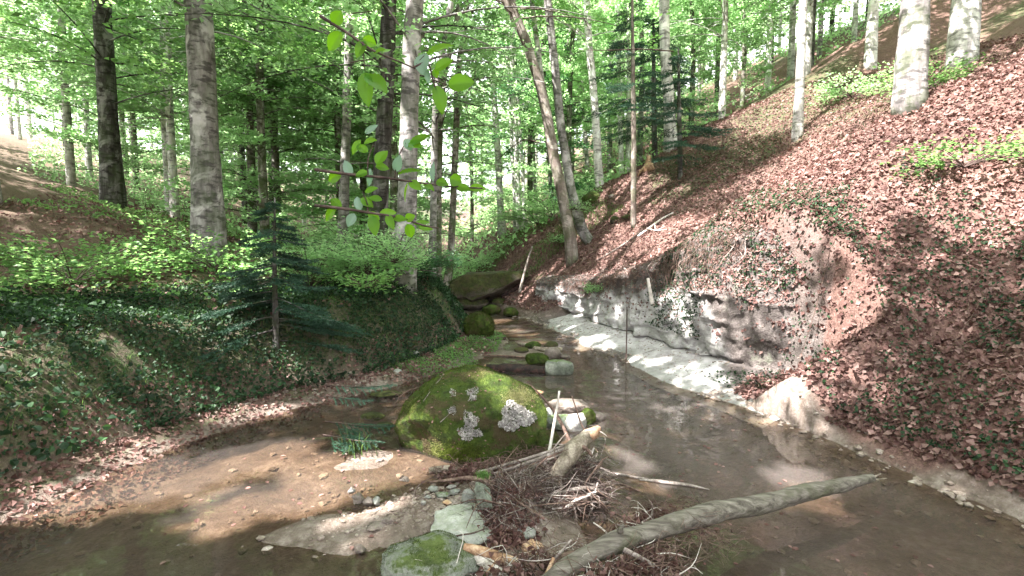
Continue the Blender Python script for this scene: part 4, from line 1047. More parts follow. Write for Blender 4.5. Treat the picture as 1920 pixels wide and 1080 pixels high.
S('dark beech leaning out from the slope over the wide pool', 6.2, 4.4, .15, 'bark_mossy', 4.8, 13, 3.8, 66, 15, 13, .11, (-1.0, 0))
S('thin whitish beech on the open leaf slope past the hanging spruce', 9.2, 13.2, .10, 'bark_white', 3.2, 12, 3.0, 46, 14, 12)
S('slim pale beech halfway up the slope past the clay cliff', 6.4, 11.4, .08, 'bark_pale', 4.2, 12, 2.8, 44, 14, 12)
S('tall beech at the top of the slope, widest crown', 11.8, 8.6, .2, 'bark_grey', 4, 13, 4.4, 60, 15, 13)

# every tree of the wood is told apart by its look, its direction and its place in depth
LOOK = ['spreading pale-barked beech', 'grey-barked beech', 'whitish broad-crowned beech', 'bushy young beech', 'tall dark-stemmed beech']
ZONES = [(-1e9, -600, 'far over on the wooded bank'), (-600, -150, 'past the dark beech high on the wooded bank'), (-150, 120, 'past the dark bank beech'), (120, 330, 'behind the mossy bank beech'), (330, 520, 'behind the big grey bank beech'), (520, 660, 'beyond the young dark spruce'),
         (660, 745, 'behind the stout dark trunk'), (745, 800, 'behind the thick knobbed trunk'), (800, 868, 'behind the slim twin stems'), (868, 930, 'up the bright gap above the far boulder'), (930, 1000, 'behind the tight pale trio'),
         (1000, 1060, 'behind the leaning brown trunk'), (1060, 1110, 'behind the leaning grey trunk'), (1110, 1165, 'behind the white birch'), (1165, 1215, 'behind the thin free-standing spruce'), (1215, 1300, 'behind the spruce-crossed whitish trunk'),
         (1300, 1450, 'past the hanging spruce on the slope'), (1450, 1650, 'past the slim pale slope beech'), (1650, 1900, 'up the slope past the pale beech'), (1900, 1e9, 'far up the open slope')]
ORD = ['nearest', 'second', 'third', 'fourth', 'fifth', 'sixth', 'seventh', 'eighth', 'ninth', 'tenth', 'eleventh', 'twelfth', 'thirteenth', 'fourteenth', 'fifteenth', 'sixteenth', 'seventeenth', 'eighteenth']
ft = sorted([o for o in scene.objects if o.get('group') == 'beeches of the wood'], key=lambda o: o.location.y)
kindof = {id(p.children[0].data) if False else p.children[0].data.name: i for i, p in enumerate(protos) if p}
zc = {}
for o in ft:
    i = kindof.get([c.data.name for c in o.children][0], kindof.get([c.data.name for c in o.children][-1], 0))
    if o.location.y < 1: z = 'added unseen behind the viewer'
    else:
        px = 960+F_PX*o.location.x/o.location.y; z = [q[2] for q in ZONES if q[0] <= px < q[1]][0]
    k = zc.get((z, i), 0); zc[(z, i)] = k+1
    o['label'] = LOOK[i]+', '+(ORD[k]+' of its look ' if True else '')+z
# ------------------------------------------------------------------ undergrowth
def bush(label, c, R, n, size, mat, name='shrub', shape='diamond', group=None, stems=6, flat=.7, hmin=.05, sc=1.0, cat='shrub', filt=False):
    """a shrub of arching stems and leaf sprays"""
    x, y = c[0], c[1]; z = ground(x, y) if len(c) < 3 else c[2]
    T = thing(name, label, cat, Vector((x, y, z)), group)
    B = stems*5
    a = rng.uniform(0, 2*PI, B); rise = rng.uniform(.2, 1.6, B)*flat
    d = unit(np.stack([np.cos(a), np.sin(a), rise], 1)); st0 = np.array([x, y, z+hmin])+d*R*.05*rng.random((B, 1))
    nt = 8; m = max(2, int(n/(B*nt)))
    lp, ld, at, tw = spray(st0, d, R*rng.uniform(.6, 1.1, B), nt, m, droop=.25)
    b = Bag(); limbs_bag(b, at, np.full(B, R), .008, B, None, 3, 4)
    b.build('stem', M['twig_dark'], T, True, Vector((x, y, z)))
    leaf_mesh('foliage', lp, ld, size, mat, T, Vector((x, y, z)), shape, tilt=.5)
    return T
Q = lambda px, py, d: tuple(P(px, py, d))
bush('pale-leaved low bush in a spot of sun on the mound edge under the dark trunk', Q(684, 548, 6.4), .42, 700, .055, M['beech_leaf'], shape='oval')
bush('broad leafy shrub filling the foot of the dark trunk', Q(690, 520, 7.6), .9, 2400, .06, M['far_leaf'], shape='oval')
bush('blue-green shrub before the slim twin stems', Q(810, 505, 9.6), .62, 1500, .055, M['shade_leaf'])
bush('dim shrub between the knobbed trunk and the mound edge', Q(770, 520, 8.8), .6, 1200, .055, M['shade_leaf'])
bush('bright green sapling on the lit bank beyond the crooked trunk', (P(905, 462, 17).x, 17), 1.2, 2200, .08, M['far_leaf'])
bush('fern-green bush behind the leaning pair on the crest', (P(1010, 430, 17.5).x, 17.5), 1.9, 3600, .085, M['far_leaf'])
bush('layered leafy bush directly behind the foot of the leaning pair', (P(1040, 420, 16.6).x, 16.6), 1.9, 3600, .085, M['far_leaf'])
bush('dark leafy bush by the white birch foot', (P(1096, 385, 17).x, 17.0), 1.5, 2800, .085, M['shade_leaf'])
bush('leafy bush behind the white birch on the crest', (P(1145, 345, 18).x, 18), 1.7, 3000, .085, M['far_leaf'])
bush('small sapling tuft on the crest by the mossy hump', (P(1105, 380, 14.8).x, 14.8), .5, 500, .06, M['far_leaf'])
bush('small green sprig growing on the trunk foot of the leaning grey tree', Q(1080, 398, 12.0), .38, 260, .06, M['far_leaf'])
bush('small bright plant in the leaves uphill of the crossing pair', Q(1048, 455, 13), .28, 260, .05, M['far_leaf'])
bush('tiny bright weed on the turf edge over the hanging roots', Q(1116, 549, 9.6), .15, 160, .04, M['far_leaf'])
bush('leafy sapling on the wooded bank above the shaded mound', (-4.4, 7.4), 1.3, 2600, .06, M['beech_leaf'], shape='oval')
bush('wide shrub on the near bank under the mossy beech', (-5.3, 6.0), 1.2, 2600, .06, M['beech_leaf'], shape='oval')
bush('shrub hugging the bank near the water bend', (-4.9, 3.6), .8, 1500, .05, M['shade_leaf'], shape='oval')
bush('shrub deep in the wood past the shaded mound', (-3.4, 11.2), 1.3, 2600, .065, M['shade_leaf'])
bush('green bush at the foot of the slim leaning beech', (-4.2, 14), 1.6, 2800, .08, M['far_leaf'])
bush('low beech sapling on the slope over the wide pool', (5.0, 5.6), .7, 1100, .055, M['beech_leaf'], shape='oval')
bush('green sapling on the slope below the pale beech', (7.2, 9.0), .9, 1300, .06, M['beech_leaf'])
bush('bright sapling high on the open leaf slope', (8.0, 12.0), 1.0, 1500, .07, M['far_leaf'])
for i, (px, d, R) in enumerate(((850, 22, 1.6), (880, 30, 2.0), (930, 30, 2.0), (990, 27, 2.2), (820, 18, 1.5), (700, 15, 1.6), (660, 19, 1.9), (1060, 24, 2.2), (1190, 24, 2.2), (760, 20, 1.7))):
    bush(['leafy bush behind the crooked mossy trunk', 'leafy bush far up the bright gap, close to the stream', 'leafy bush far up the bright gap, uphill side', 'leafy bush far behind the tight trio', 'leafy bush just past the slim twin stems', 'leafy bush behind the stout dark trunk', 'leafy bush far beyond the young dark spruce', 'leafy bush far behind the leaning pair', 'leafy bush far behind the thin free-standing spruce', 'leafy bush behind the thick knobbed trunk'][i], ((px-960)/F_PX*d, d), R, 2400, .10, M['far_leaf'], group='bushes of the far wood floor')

bush('bright leafy sapling on the mound, outermost leaves at shoulder height', (-3.1, 7.6), 1.2, 2600, .055, M['far_leaf'], flat=1.6, stems=8, name='sapling')
bush('feathery green sapling screening the foot of the thick knobbed trunk', Q(742, 500, 7.2), .75, 1500, .05, M['far_leaf'], flat=1.3, name='sapling')
bush('tall bright sapling filling the space before the stout dark trunk', (-2.45, 8.6), 1.3, 2600, .055, M['far_leaf'], flat=1.3, stems=8, name='sapling')
# ivy and herbs, dead leaves: one uncountable cover each
def cover(name, label, cat, n, region, size, mat, tilt=.5, lift=.01, shape='diamond', wr=.85, mask=None, dens_noise=None, clump=0):
    x, y = region(n)
    if mask is not None: k = mask(x, y); x, y = x[k], y[k]
    e = .03; z = H(x, y)
    gx_, gy_ = (H(x+e, y)-H(x-e, y))/(2*e), (H(x, y+e)-H(x, y-e))/(2*e)
    nrm = unit(np.stack([-gx_, -gy_, np.ones_like(x)], 1))
    nn = unit(nrm+rng.normal(0, tilt, nrm.shape)); dr = rand_dir(len(x)); dr = dr-nn*(dr*nn).sum(1)[:, None]
    p = np.stack([x, y, z], 1)+nrm*(lift*(rng.random((len(x), 1))*1.0+.15))
    L = size*rng.uniform(.6, 1.25, len(x))
    V_, F_, k = leaf_cards(p, dr, nn, L, L*wr, shape, .2)
    o = mk(name, V_, F_, mat, None, False, {'rnd': np.repeat(rng.random(len(x)), k)}); tag(o, label, cat, None, 'stuff')
    return o
def band_left(n, a, b, y0, y1, p=1.0):
    y = y0+(y1-y0)*rng.random(n)**p; t = rng.uniform(a, b, n); return xl(y)-t/lslope(y), y
def band_right(n, a, b, y0, y1, p=1.0):
    y = y0+(y1-y0)*rng.random(n)**p; s = a+(b-a)*rng.random(n)**1.2; return xr(y)+s/rslope(y), y
def blades(name, label, cat, pts, L, w, mat, lean=.5, n_seg=3):
    """arching grass blades, three segments each"""
    n = len(pts); a = rng.uniform(0, 2*PI, n); d = np.stack([np.cos(a), np.sin(a), 0*a], 1); sd_ = np.stack([-d[:, 1], d[:, 0], 0*a], 1)
    L = L*rng.uniform(.5, 1.2, n)[:, None]; le = lean*rng.uniform(.4, 1.4, n)[:, None]
    rows = []
    for k in range(4):
        t = k/3; c = pts+d*L*le*t**2+np.array([0, 0, 1.0])*L*(t-.45*le*t**2)
        wd = w*(1-t*.95); rows += [c-sd_*wd, c+sd_*wd]
    V_ = np.stack(rows, 1).reshape(-1, 3); b = np.arange(n)[:, None]*8
    F_ = np.concatenate([b+np.array([[2*k, 2*k+1, 2*k+3, 2*k+2]]) for k in range(3)])
    o = mk(name, V_, [F_], mat, None, True, {'rnd': np.repeat(rng.random(n), 8)}); tag(o, label, cat, None, 'stuff'); return o
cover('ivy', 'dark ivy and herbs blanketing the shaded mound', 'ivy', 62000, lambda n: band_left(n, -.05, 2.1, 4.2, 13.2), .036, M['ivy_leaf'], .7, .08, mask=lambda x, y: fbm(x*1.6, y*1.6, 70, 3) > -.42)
cover('herbs', 'coarser leaved herbs in loose patches over the ivy mound', 'herbs', 5200, lambda n: band_left(n, .0, 2.3, 1.5, 13), .06, M['ivy_leaf'], .6, .14, 'oval', mask=lambda x, y: fbm(x*1.1, y*1.1, 171, 3) > .12)
blades('grass', 'wispy grass and fern-like blades hanging over the ivy mound face', 'grass', (lambda q: np.stack([q[0], q[1], H(q[0], q[1])], 1))(band_left(3000, .1, 1.8, 3.5, 11)), .17, .003, M['grass_blade'], 1.2)
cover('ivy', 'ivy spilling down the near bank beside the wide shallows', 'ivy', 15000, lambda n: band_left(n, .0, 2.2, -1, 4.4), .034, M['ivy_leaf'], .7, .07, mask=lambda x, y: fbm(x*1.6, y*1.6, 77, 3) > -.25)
cover('ivy', 'ground herbs under the trees of the wooded bank', 'ivy', 26000, lambda n: band_left(n, 1.6, 9, 2, 20), .06, M['beech_leaf'], .6, .10, mask=lambda x, y: fbm(x*.5, y*.5, 78, 3) > -.1)
cover('ivy', 'ivy and herbs over the clay edge beside the wide pool', 'ivy', 11000, lambda n: band_right(n, .2, 2.2, 1, 6.2), .034, M['ivy_leaf'], .7, .06, mask=lambda x, y: fbm(x*1.2, y*1.2, 79, 3) > -.3)
cover('ivy', 'trailing herbs spreading over the flat leafy apron below the mound', 'ivy', 6500, lambda n: band_left(n, -.75, .1, 6.6, 9.6), .028, M['beech_leaf'], .6, .035, mask=lambda x, y: fbm(x*2.3, y*2.3, 71, 3) > -.02)
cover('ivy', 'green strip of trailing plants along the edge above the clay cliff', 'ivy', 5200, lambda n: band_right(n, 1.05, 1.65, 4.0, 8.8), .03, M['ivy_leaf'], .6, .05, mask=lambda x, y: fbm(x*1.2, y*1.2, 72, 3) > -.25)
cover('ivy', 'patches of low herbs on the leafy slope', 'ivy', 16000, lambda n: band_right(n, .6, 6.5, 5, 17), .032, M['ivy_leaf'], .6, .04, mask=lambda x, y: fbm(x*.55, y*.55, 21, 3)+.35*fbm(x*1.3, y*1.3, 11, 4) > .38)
cover('fallen_leaves', 'thick coat of reddish dead beech leaves over the steep slope', 'leaves', 88000, lambda n: band_right(n, .15, 8.5, 1.5, 17.5), .056, M['dead_leaf'], .55, .035, mask=lambda x, y: ((x-xr(y))*rslope(y) > 1.0*(1-sst(10.2, 11.3, y))*sst(5.5, 6.3, y)))
cover('fallen_leaves', 'matted dead leaves on the slope beside the wide pool', 'leaves', 26000, lambda n: band_right(n, .12, 5.0, 1.5, 7.8), .055, M['dead_leaf'], .5, .03, mask=lambda x, y: ((x-xr(y))*rslope(y) > sst(5.5, 6.3, y)))
cover('fallen_leaves', 'dead leaves on the slope where it turns away upstream', 'leaves', 14000, lambda n: band_right(n, .1, 10, 17, 30), .09, M['dead_leaf'], .5, .04)
cover('fallen_leaves', 'brown dead leaves along the foot of the ivy mound', 'leaves', 7000, lambda n: band_left(n, -.7, .25, 2.5, 10), .042, M['dead_leaf'], .5, .02, mask=lambda x, y: fbm(x*2, y*2, 75, 2) > -.3)
cover('fallen_leaves', 'dead leaves on the wooded floor behind the mound', 'leaves', 26000, lambda n: band_left(n, .6, 8, 2, 22), .065, M['dead_leaf'], .5, .03)
def tuft_pts(cs, n, sp):
    out = []
    for c in cs:
        x = c[0]+rng.normal(0, sp, n); y = c[1]+rng.normal(0, sp, n); out.append(np.stack([x, y, H(x, y)], 1))
    return np.concatenate(out)
q = G(675, 868)
blades('grass', 'long arching grass blades at the water edge under the spruce boughs', 'grass', tuft_pts([(G(664, 842).x, G(664, 842).y), (G(690, 850).x-.05, G(690, 850).y)], 20, .06), .30, .004, M['grass_blade'], 1.0)
blades('grass', 'bright moss and grass tuft crowning the upright greenish wedge', 'grass', np.array(P(905, 893, 3.03))[None]+rng.normal(0, 1, (260, 3))*np.array([.022, .022, .006]), .035, .0018, M['grass_blade'], .7)
y = rng.uniform(12.8, 19, 15000); x = xr(y)+rng.uniform(.2, 3.5, len(y)); k = fbm(x*.8, y*.8, 81, 3) > .0; x, y = x[k], y[k]
blades('grass', 'sunlit grass along the crest of the slope above the far boulder', 'grass', np.stack([x, y, H(x, y)], 1), .16, .006, M['grass_blade'], .9)
x, y = band_left(7000, .2, 1.6, 6, 13); k = fbm(x*1.1, y*1.1, 82, 3) > .1; x, y = x[k], y[k]
blades('grass', 'thin grass hanging over the top of the ivy mound', 'grass', np.stack([x, y, H(x, y)], 1), .12, .0028, M['grass_blade'], 1.1)

# young spruce whose low boughs reach over the shaded mound and the water
T = thing('young_spruce', 'dark young spruce at the bank with low boughs over the shaded mound', 'tree', Vector((-2.75, 5.75, ground(-2.75, 5.75))))
nb_, tb = Bag(), Bag()
bz = T.location.z
V_, F_ = tube([(-2.75, 5.75, bz-.1), (-2.74, 5.76, bz+1.0), (-2.72, 5.78, bz+1.75)], [.04, .028, .008], 8, 12, .05); tb.add(V_, F_)
for i in range(58):
    k = (i+rng.random())/58; z = bz+.1+1.62*k; a = rng.uniform(0, 2*PI)
    L = 1.25*(1.06-k)
    bough((nb_, tb), (-2.75, 5.75, z), a, L*rng.uniform(.7, 1.05), rng.uniform(.15, .5), 13, .034, 26, w=.009)
tb.build('trunk', M['bark_dark'], T, True, T.location); tag(nb_.build('needles', M['needle'], T, False, T.location), kind='stuff')
# a second spruce sprig row: lit blue-green tip and a dim spray below it
def sprig(label, a, b, L, nsh, mat, nlen=.022, w=.0042, dens=75, seed=0, width=.5, drop=.15):
    a, b = np.array(a), np.array(b); d = b-a; az = math.atan2(d[1], d[0])
    T = thing('spruce_bough', label, 'bough', Vector(a)); nb_, tb = Bag(), Bag()
    bough((nb_, tb), a, az, L, drop, nsh, nlen, dens, w=w, width=width)
    tb.build('stem', M['twig_dark'], T, True, Vector(a)); tag(nb_.build('needles', M[mat], T, False, Vector(a)), kind='stuff')
sprig('pale blue-green spruce bough tip catching light beside the huge boulder', P(610, 722, 4.6), P(735, 716, 4.5), .66, 18, 'pale_needle', width=.28, drop=.05)
sprig('second pale spruce bough tip drooping just beneath the lit one', P(612, 742, 4.5), P(705, 745, 4.4), .42, 12, 'pale_needle', width=.3, drop=.15)
sprig('dim spruce bough spread low over the shallow water', P(610, 790, 4.3), P(740, 795, 4.2), .62, 18, 'needle', width=.45, drop=.10)
sprig('lowest dim spruce bough brushing the shallows', P(606, 815, 4.1), P(715, 822, 4.0), .5, 16, 'needle', width=.45, drop=.15)

# overhanging beech branches close to the viewer, every leaf its own part
def big_leaf(parent, base, tip, up, width, sky_sheen):
    base, tip = np.array(base), np.array(tip); D = tip-base; L = np.linalg.norm(D); D = D/L
    up = np.array(up, float); Nn = up-D*np.dot(up, D); Nn = Nn/np.linalg.norm(Nn); Sd = np.cross(D, Nn)
    nu, nv_ = 17, 9; V_, rn = [], []
    for i in range(nu):
        t = i/(nu-1); wd = width*(math.sin(PI*min(1, t**.82))**.75)*.5 if 0 < t < 1 else .0006
        for j in range(nv_):
            q = j/(nv_-1)*2-1
            rip = .026*L*math.sin((t*7.5-abs(q)*1.1)*2*PI)*abs(q)
            edge = 1+.03*math.sin(t*40)*(abs(q) > .9)
            V_.append(base+D*L*t+Sd*wd*q*edge+Nn*(abs(q)*wd*.32-.16*L*(t-.4)**2+rip)); rn.append(1.0 if sky_sheen else 0.0)
    F_ = [[i*nv_+j, i*nv_+j+1, (i+1)*nv_+j+1, (i+1)*nv_+j] for i in range(nu-1) for j in range(nv_-1)]
    o = mk('leaf', V_, [np.array(F_)], M['twig_leaf'], parent, True, {'rnd': rn}, Vector(base)); o.location = Vector(base)-parent_world(parent)
    return o
def branch(label, twigs, leaves, d0):
    T = thing('beech_branch', label, 'branch', P(*twigs[0][0]))
    b = Bag()
    for tw in twigs:
        V_, F_ = tube([P(*q) for q in tw], [.0042, .0018] if len(tw) > 3 else [.002, .0012], 6, 16); b.add(V_, F_)
    b.build('twig', M['twig_dark'], T, True, Vector(T.location))
    for lf in leaves:
        (bx, by), (tx, ty), w, sky_sheen = lf[:4]; d = lf[4] if len(lf) > 4 else d0
        face = rng.normal(0, .28, 3)+np.array([.1, -.9, .35])
        big_leaf(T, P(bx, by, d), P(tx, ty, d+rng.uniform(-.02, .02)), face, w*d/F_PX, sky_sheen)
D0 = 1.35
branch('overhanging beech twig with big translucent leaves reaching highest, in front of the knobbed trunk',
       [[(600, 30, D0), (656, 65, D0), (700, 95, D0), (740, 112, D0), (775, 127, D0)], [(775, 127, D0), (800, 118, D0), (812, 150, D0), (818, 172, D0)], [(656, 118, D0), (680, 113, D0), (700, 112, D0)],
        [(775, 127, D0), (790, 110, D0), (800, 100, D0)], [(812, 150, D0), (836, 158, D0), (842, 160, D0)], [(680, 78, D0), (682, 110, D0), (684, 132, D0)]],
       [((798, 103), (850, 82), 26, False), ((816, 132), (849, 111), 24, False), ((840, 160), (890, 153), 33, False), ((818, 160), (830, 214), 28, False), ((812, 130), (820, 146), 16, False),
        ((795, 100), (792, 140), 33, True), ((800, 128), (804, 158), 12, True), ((685, 140), (726, 172), 34, False), ((684, 135), (690, 200), 30, False), ((680, 72), (706, 84), 20, False), ((684, 76), (668, 108), 20, False),
        ((640, 60), (615, 95), 26, False), ((625, 45), (640, 20), 24, False), ((700, 100), (722, 92), 14, False)], D0)
branch('level beech twig with round leaves crossing both near trunks at mid-height',
       [[(590, 318, 1.3), (656, 327, 1.3), (720, 333, 1.3), (790, 343, 1.3), (850, 350, 1.3), (905, 353, 1.3)], [(690, 330, 1.3), (690, 300, 1.3), (700, 270, 1.3)], [(740, 336, 1.3), (745, 300, 1.3), (760, 268, 1.3)]],
       [((765, 275), (806, 252), 24, False, 1.3), ((768, 268), (790, 276), 22, False, 1.3), ((758, 262), (772, 282), 22, True, 1.3), ((843, 335), (866, 342), 24, False, 1.3), ((818, 340), (840, 346), 18, False, 1.3),
        ((856, 350), (882, 356), 17, False, 1.3), ((880, 352), (912, 354), 16, False, 1.3), ((795, 345), (814, 357), 14, False, 1.3), ((768, 340), (790, 356), 18, False, 1.3), ((765, 342), (758, 378), 22, False, 1.3),
        ((746, 325), (788, 318), 15, False, 1.3), ((812, 340), (812, 302), 13, True, 1.3), ((742, 322), (750, 290), 18, True, 1.3), ((690, 322), (666, 330), 15, False, 1.3), ((694, 316), (692, 350), 12, True, 1.3),
        ((706, 308), (726, 282), 24, False, 1.3), ((704, 312), (730, 316), 16, False, 1.3), ((682, 268), (706, 262), 16, False, 1.3), ((676, 262), (660, 290), 16, False, 1.3), ((684, 250), (708, 234), 12, True, 1.3), ((690, 285), (668, 272), 16, False, 1.3),
        ((660, 330), (645, 300), 18, True, 1.3), ((640, 325), (615, 340), 22, False, 1.3)], 1.3)
branch('lowest beech twig with crowded leaves drooping before the ivy bank',
       [[(590, 385, 1.25), (650, 392, 1.25), (700, 400, 1.25), (750, 408, 1.25), (800, 424, 1.25), (822, 428, 1.25)], [(690, 398, 1.25), (688, 380, 1.25), (680, 360, 1.25)]],
       [((676, 395), (668, 368), 16, True, 1.25), ((676, 372), (700, 388), 19, False, 1.25), ((664, 400), (652, 425), 18, True, 1.25), ((690, 400), (712, 412), 17, False, 1.25), ((698, 404), (704, 442), 22, False, 1.25),
        ((712, 400), (744, 398), 16, False, 1.25), ((726, 402), (738, 430), 16, False, 1.25), ((738, 408), (762, 412), 14, False, 1.25), ((760, 412), (778, 404), 17, False, 1.25), ((764, 420), (772, 446), 20, False, 1.25),
        ((776, 420), (806, 416), 11, False, 1.25), ((784, 426), (812, 430), 11, False, 1.25), ((716, 375), (690, 370), 14, False, 1.25), ((684, 360), (708, 352), 13, False, 1.25), ((640, 390), (620, 372), 18, False, 1.25), ((630, 388), (610, 415), 20, False, 1.25)], 1.25)

# leaves, herbs and crumbs of earth lying on the broken face of the bank itself
p, nn = surf_scatter(LEAFV, LEAFF, 30000)
ii = np.clip(((p[:, 2]-wlev(p[:, 1]))/1.2), 0, 1)
k = (nn[:, 2] > .18) & (rng.random(len(p)) < sst(.3, .7, ii)*(.35+.65*(p[:, 1] < 7)))*(fbm(p[:, 0]*2, p[:, 1]*2, p[:, 2]*2, 3) > -.35) ; p1, n1 = p[k], nn[k]
dr = rand_dir(len(p1)); nn1 = unit(n1+rng.normal(0, .45, n1.shape)); dr = dr-nn1*(dr*nn1).sum(1)[:, None]
L = .05*rng.uniform(.5, 1.2, len(p1)); V_, F_, kk = leaf_cards(p1+n1*.012, dr, nn1, L, L*.7, 'diamond', .2)
tag(mk('fallen_leaves', V_, F_, M['dead_leaf'], None, False, {'rnd': np.repeat(rng.random(len(p1)), kk)}), 'dead leaves caught on the clay face of the bank', 'leaves', None, 'stuff')
p, nn = surf_scatter(LEAFV, LEAFF, 26000)
ii = (p[:, 2]-wlev(p[:, 1])); k = (ii > .45) & (fbm(p[:, 0]*1.5, p[:, 1]*1.5, p[:, 2]*1.5, 3) > .05) & (p[:, 1] < 8.2); p1, n1 = p[k], nn[k]
nn1 = unit(n1+rng.normal(0, .6, n1.shape)); dr = rand_dir(len(p1)); L = .034*rng.uniform(.5, 1.2, len(p1)); V_, F_, kk = leaf_cards(p1+n1*.03*rng.random((len(p1), 1)), dr, nn1, L, L*.8, 'diamond', .2)
tag(mk('ivy', V_, F_, M['ivy_leaf'], None, False, {'rnd': np.repeat(rng.random(len(p1)), kk)}), 'patches of small green herbs rooted in the clay face', 'ivy', None, 'stuff')
p, nn = surf_scatter(LEAFV, LEAFF, 2600); b = Bag(); V0, F0 = ICO[1]
for q, n_ in zip(p, nn):
    if n_[2] < .3: continue
    s = rng.uniform(.004, .02); b.add(V0*(1+.25*rng.normal(size=(len(V0), 1)).clip(-1, 1))*s*np.array([1, .8, .6])+q, [F0], rng.random())
tag(b.build('rubble', M['gravel'], None, False), 'crumbs of stone and earth on the bench and face of the bank', 'rubble', None, 'stuff')
n = 34000; y = rng.uniform(15, 48, n); x = rng.uniform(-1.0, 1.0, n)*y*.95; k = (fbm(x*.25, y*.25, 91, 3) > -.25); x, y = x[k], y[k]
P_ = np.stack([x, y, H(x, y)+rng.random(len(x))*.45], 1); L = .17*rng.uniform(.5, 1.2, len(x))
V_, F_, kk = leaf_cards(P_, rand_dir(len(x)), unit(np.array([0, 0, .6])+rng.normal(0, 1, (len(x), 3))), L, L*.6, 'diamond', .2)
tag(mk('undergrowth', V_, F_, M['far_leaf'], None, False, {'rnd': np.repeat(rng.random(len(x)), kk)}), 'knee-high green undergrowth of the wood floor far beyond the bend', 'undergrowth', None, 'stuff')
b = Bag()
for i in range(900):
    y = rng.uniform(3, 16); s = rng.uniform(.5, 7); x = float(xr(y))+s; a = rng.uniform(0, 2*PI); l = rng.uniform(.12, .6)
    c = np.array([x, y, float(H(x, y))+.03]); e = np.array([x+l*math.cos(a), y+l*math.sin(a), 0]); e[2] = float(H(e[0], e[1]))+.04; m_ = (c+e)/2+np.array([0, 0, .03])+rng.normal(0, .03, 3)
    V_, F_ = tube([c, m_, e], [.005, .004, .002], 3, 5, cap=False); b.add(V_, F_)
tag(b.build('twig_litter', M['stick_brown'], None, True), 'thin dead twigs scattered over the leafy slope', 'twigs', None, 'stuff')

n = 26000; y = rng.uniform(60, 80, n); x = rng.uniform(-1.15, 1.15, n)*y; z = H(x, y)+30*rng.random(n)**1.1
px_ = 960+F_PX*x/y; k = (fbm(x*.13, y*.1, z*.16, 3) > -.12) & ~((np.abs(px_-935) < 75) & (z > 11)); x, y, z = x[k], y[k], z[k]; L = .75*rng.uniform(.5, 1.3, len(x))
V_, F_, kk = leaf_cards(np.stack([x, y, z], 1), rand_dir(len(x)), unit(np.array([0, -.4, .4])+rng.normal(0, 1, (len(x), 3))), L, L*.6, 'diamond', .2)
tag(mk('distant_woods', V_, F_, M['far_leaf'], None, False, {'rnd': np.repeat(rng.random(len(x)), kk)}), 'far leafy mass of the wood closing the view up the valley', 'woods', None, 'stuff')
# ------------------------------------------------------------------ driftwood
def P2(px, py, d):
    q = P(px, py, d); g = G(px, py)
    return q if q.z > max(float(H(q.x, q.y)), wlev(q.y))+.006 else Vector((g.x, g.y, g.z+.01))
def stick(label, pix, r, mat, name='stick', cat='stick', sides=7, n=24, b=.12, forks=(), flat=1.0, seed=0, world_pts=None, freq=14):
    pts = world_pts or [P2(*q) for q in pix]
    bag = Bag(); V_, F_ = tube(pts, r, sides, n, b, seed, freq=freq, flat=flat); bag.add(V_, F_)
    for fp, fr in forks: V_, F_ = tube([P(*q) for q in fp], fr, 5, 14, b, seed+1, freq=freq); bag.add(V_, F_)
    o = bag.build(name, M[mat], None, True, Vector(pts[0])); tag(o, label, cat); return o
# the big foreground log
LG = thing('log', 'long weathered grey log lying across the lowest corner, thickest piece of wood', 'log', P(1040, 1096, 2.28))
lp_ = [P(1010, 1108, 2.2), P(1060, 1068, 2.28), P(1110, 1038, 2.36), P(1160, 1016, 2.42), P(1215, 998, 2.5), P(1262, 984, 2.56), P(1340, 960, 2.7), P(1420, 948, 2.85), P(1500, 925, 3.0), P(1570, 912, 3.12), P(1635, 896, 3.28)]
V_, F_ = tube(lp_, [.044, .047, .052, .052, .057, .055, .054, .050, .046, .040, .026], 24, 160, .13, 3, freq=8); mk('trunk', V_, F_, M['log_grey'], LG, origin=Vector(LG.location))
V_, F_ = tube([P(1162, 1000, 2.42), P(1166, 988, 2.40), P(1170, 984, 2.40)], [.02, .014, .008], 8, 8, .1, 5); mk('branch_stub', V_, F_, M['log_grey'], LG, origin=P(1162, 1000, 2.42))
for e_ in ((1652, 888, .012), (1662, 897, .009), (1648, 902, .014)):
    V_, F_ = tube([P(1622, 902, 3.26), P(e_[0], e_[1], 3.34)], [e_[2], .003], 6, 6, .2); mk('splinter', V_, F_, M['old_log'], LG, origin=P(1622, 902, 3.26))
# broken stump log rising from the pile
ST = thing('broken_log', 'broken barkless stump log leaning up out of the driftwood pile', 'log', P(1035, 905, 3.22))
V_, F_ = tube([P(1018, 935, 3.32), P(1040, 898, 3.33), P(1062, 862, 3.33), P(1080, 838, 3.41), P(1098, 820, 3.47), P(1114, 810, 3.51)], [.045, .052, .050, .056, .062, .050, .036], 16, 60, .16, 4, freq=9); mk('trunk', V_, F_, M['old_log'], ST, origin=Vector(ST.location))
V_, F_ = tube([P(1098, 822, 3.47), P(1112, 812, 3.49), P(1124, 803, 3.51)], [.038, .040, .022], 10, 14, .25, 6, freq=12); mk('broken_end', V_, F_, M['orange_log'], ST, origin=P(1098, 822, 3.47))
V_, F_ = tube([P(1120, 806, 3.49), P(1130, 812, 3.47), P(1138, 818, 3.47)], [.006, .003], 5, 5); mk('splinter', V_, F_, M['stick_pale'], ST, origin=P(1120, 806, 3.49))
V_, F_ = tube([P(1086, 836, 3.39), P(1100, 842, 3.35), P(1110, 856, 3.33)], [.022, .016, .008], 7, 8, .15, 7); mk('branch_stub', V_, F_, M['stick_brown'], ST, origin=P(1086, 836, 3.39))
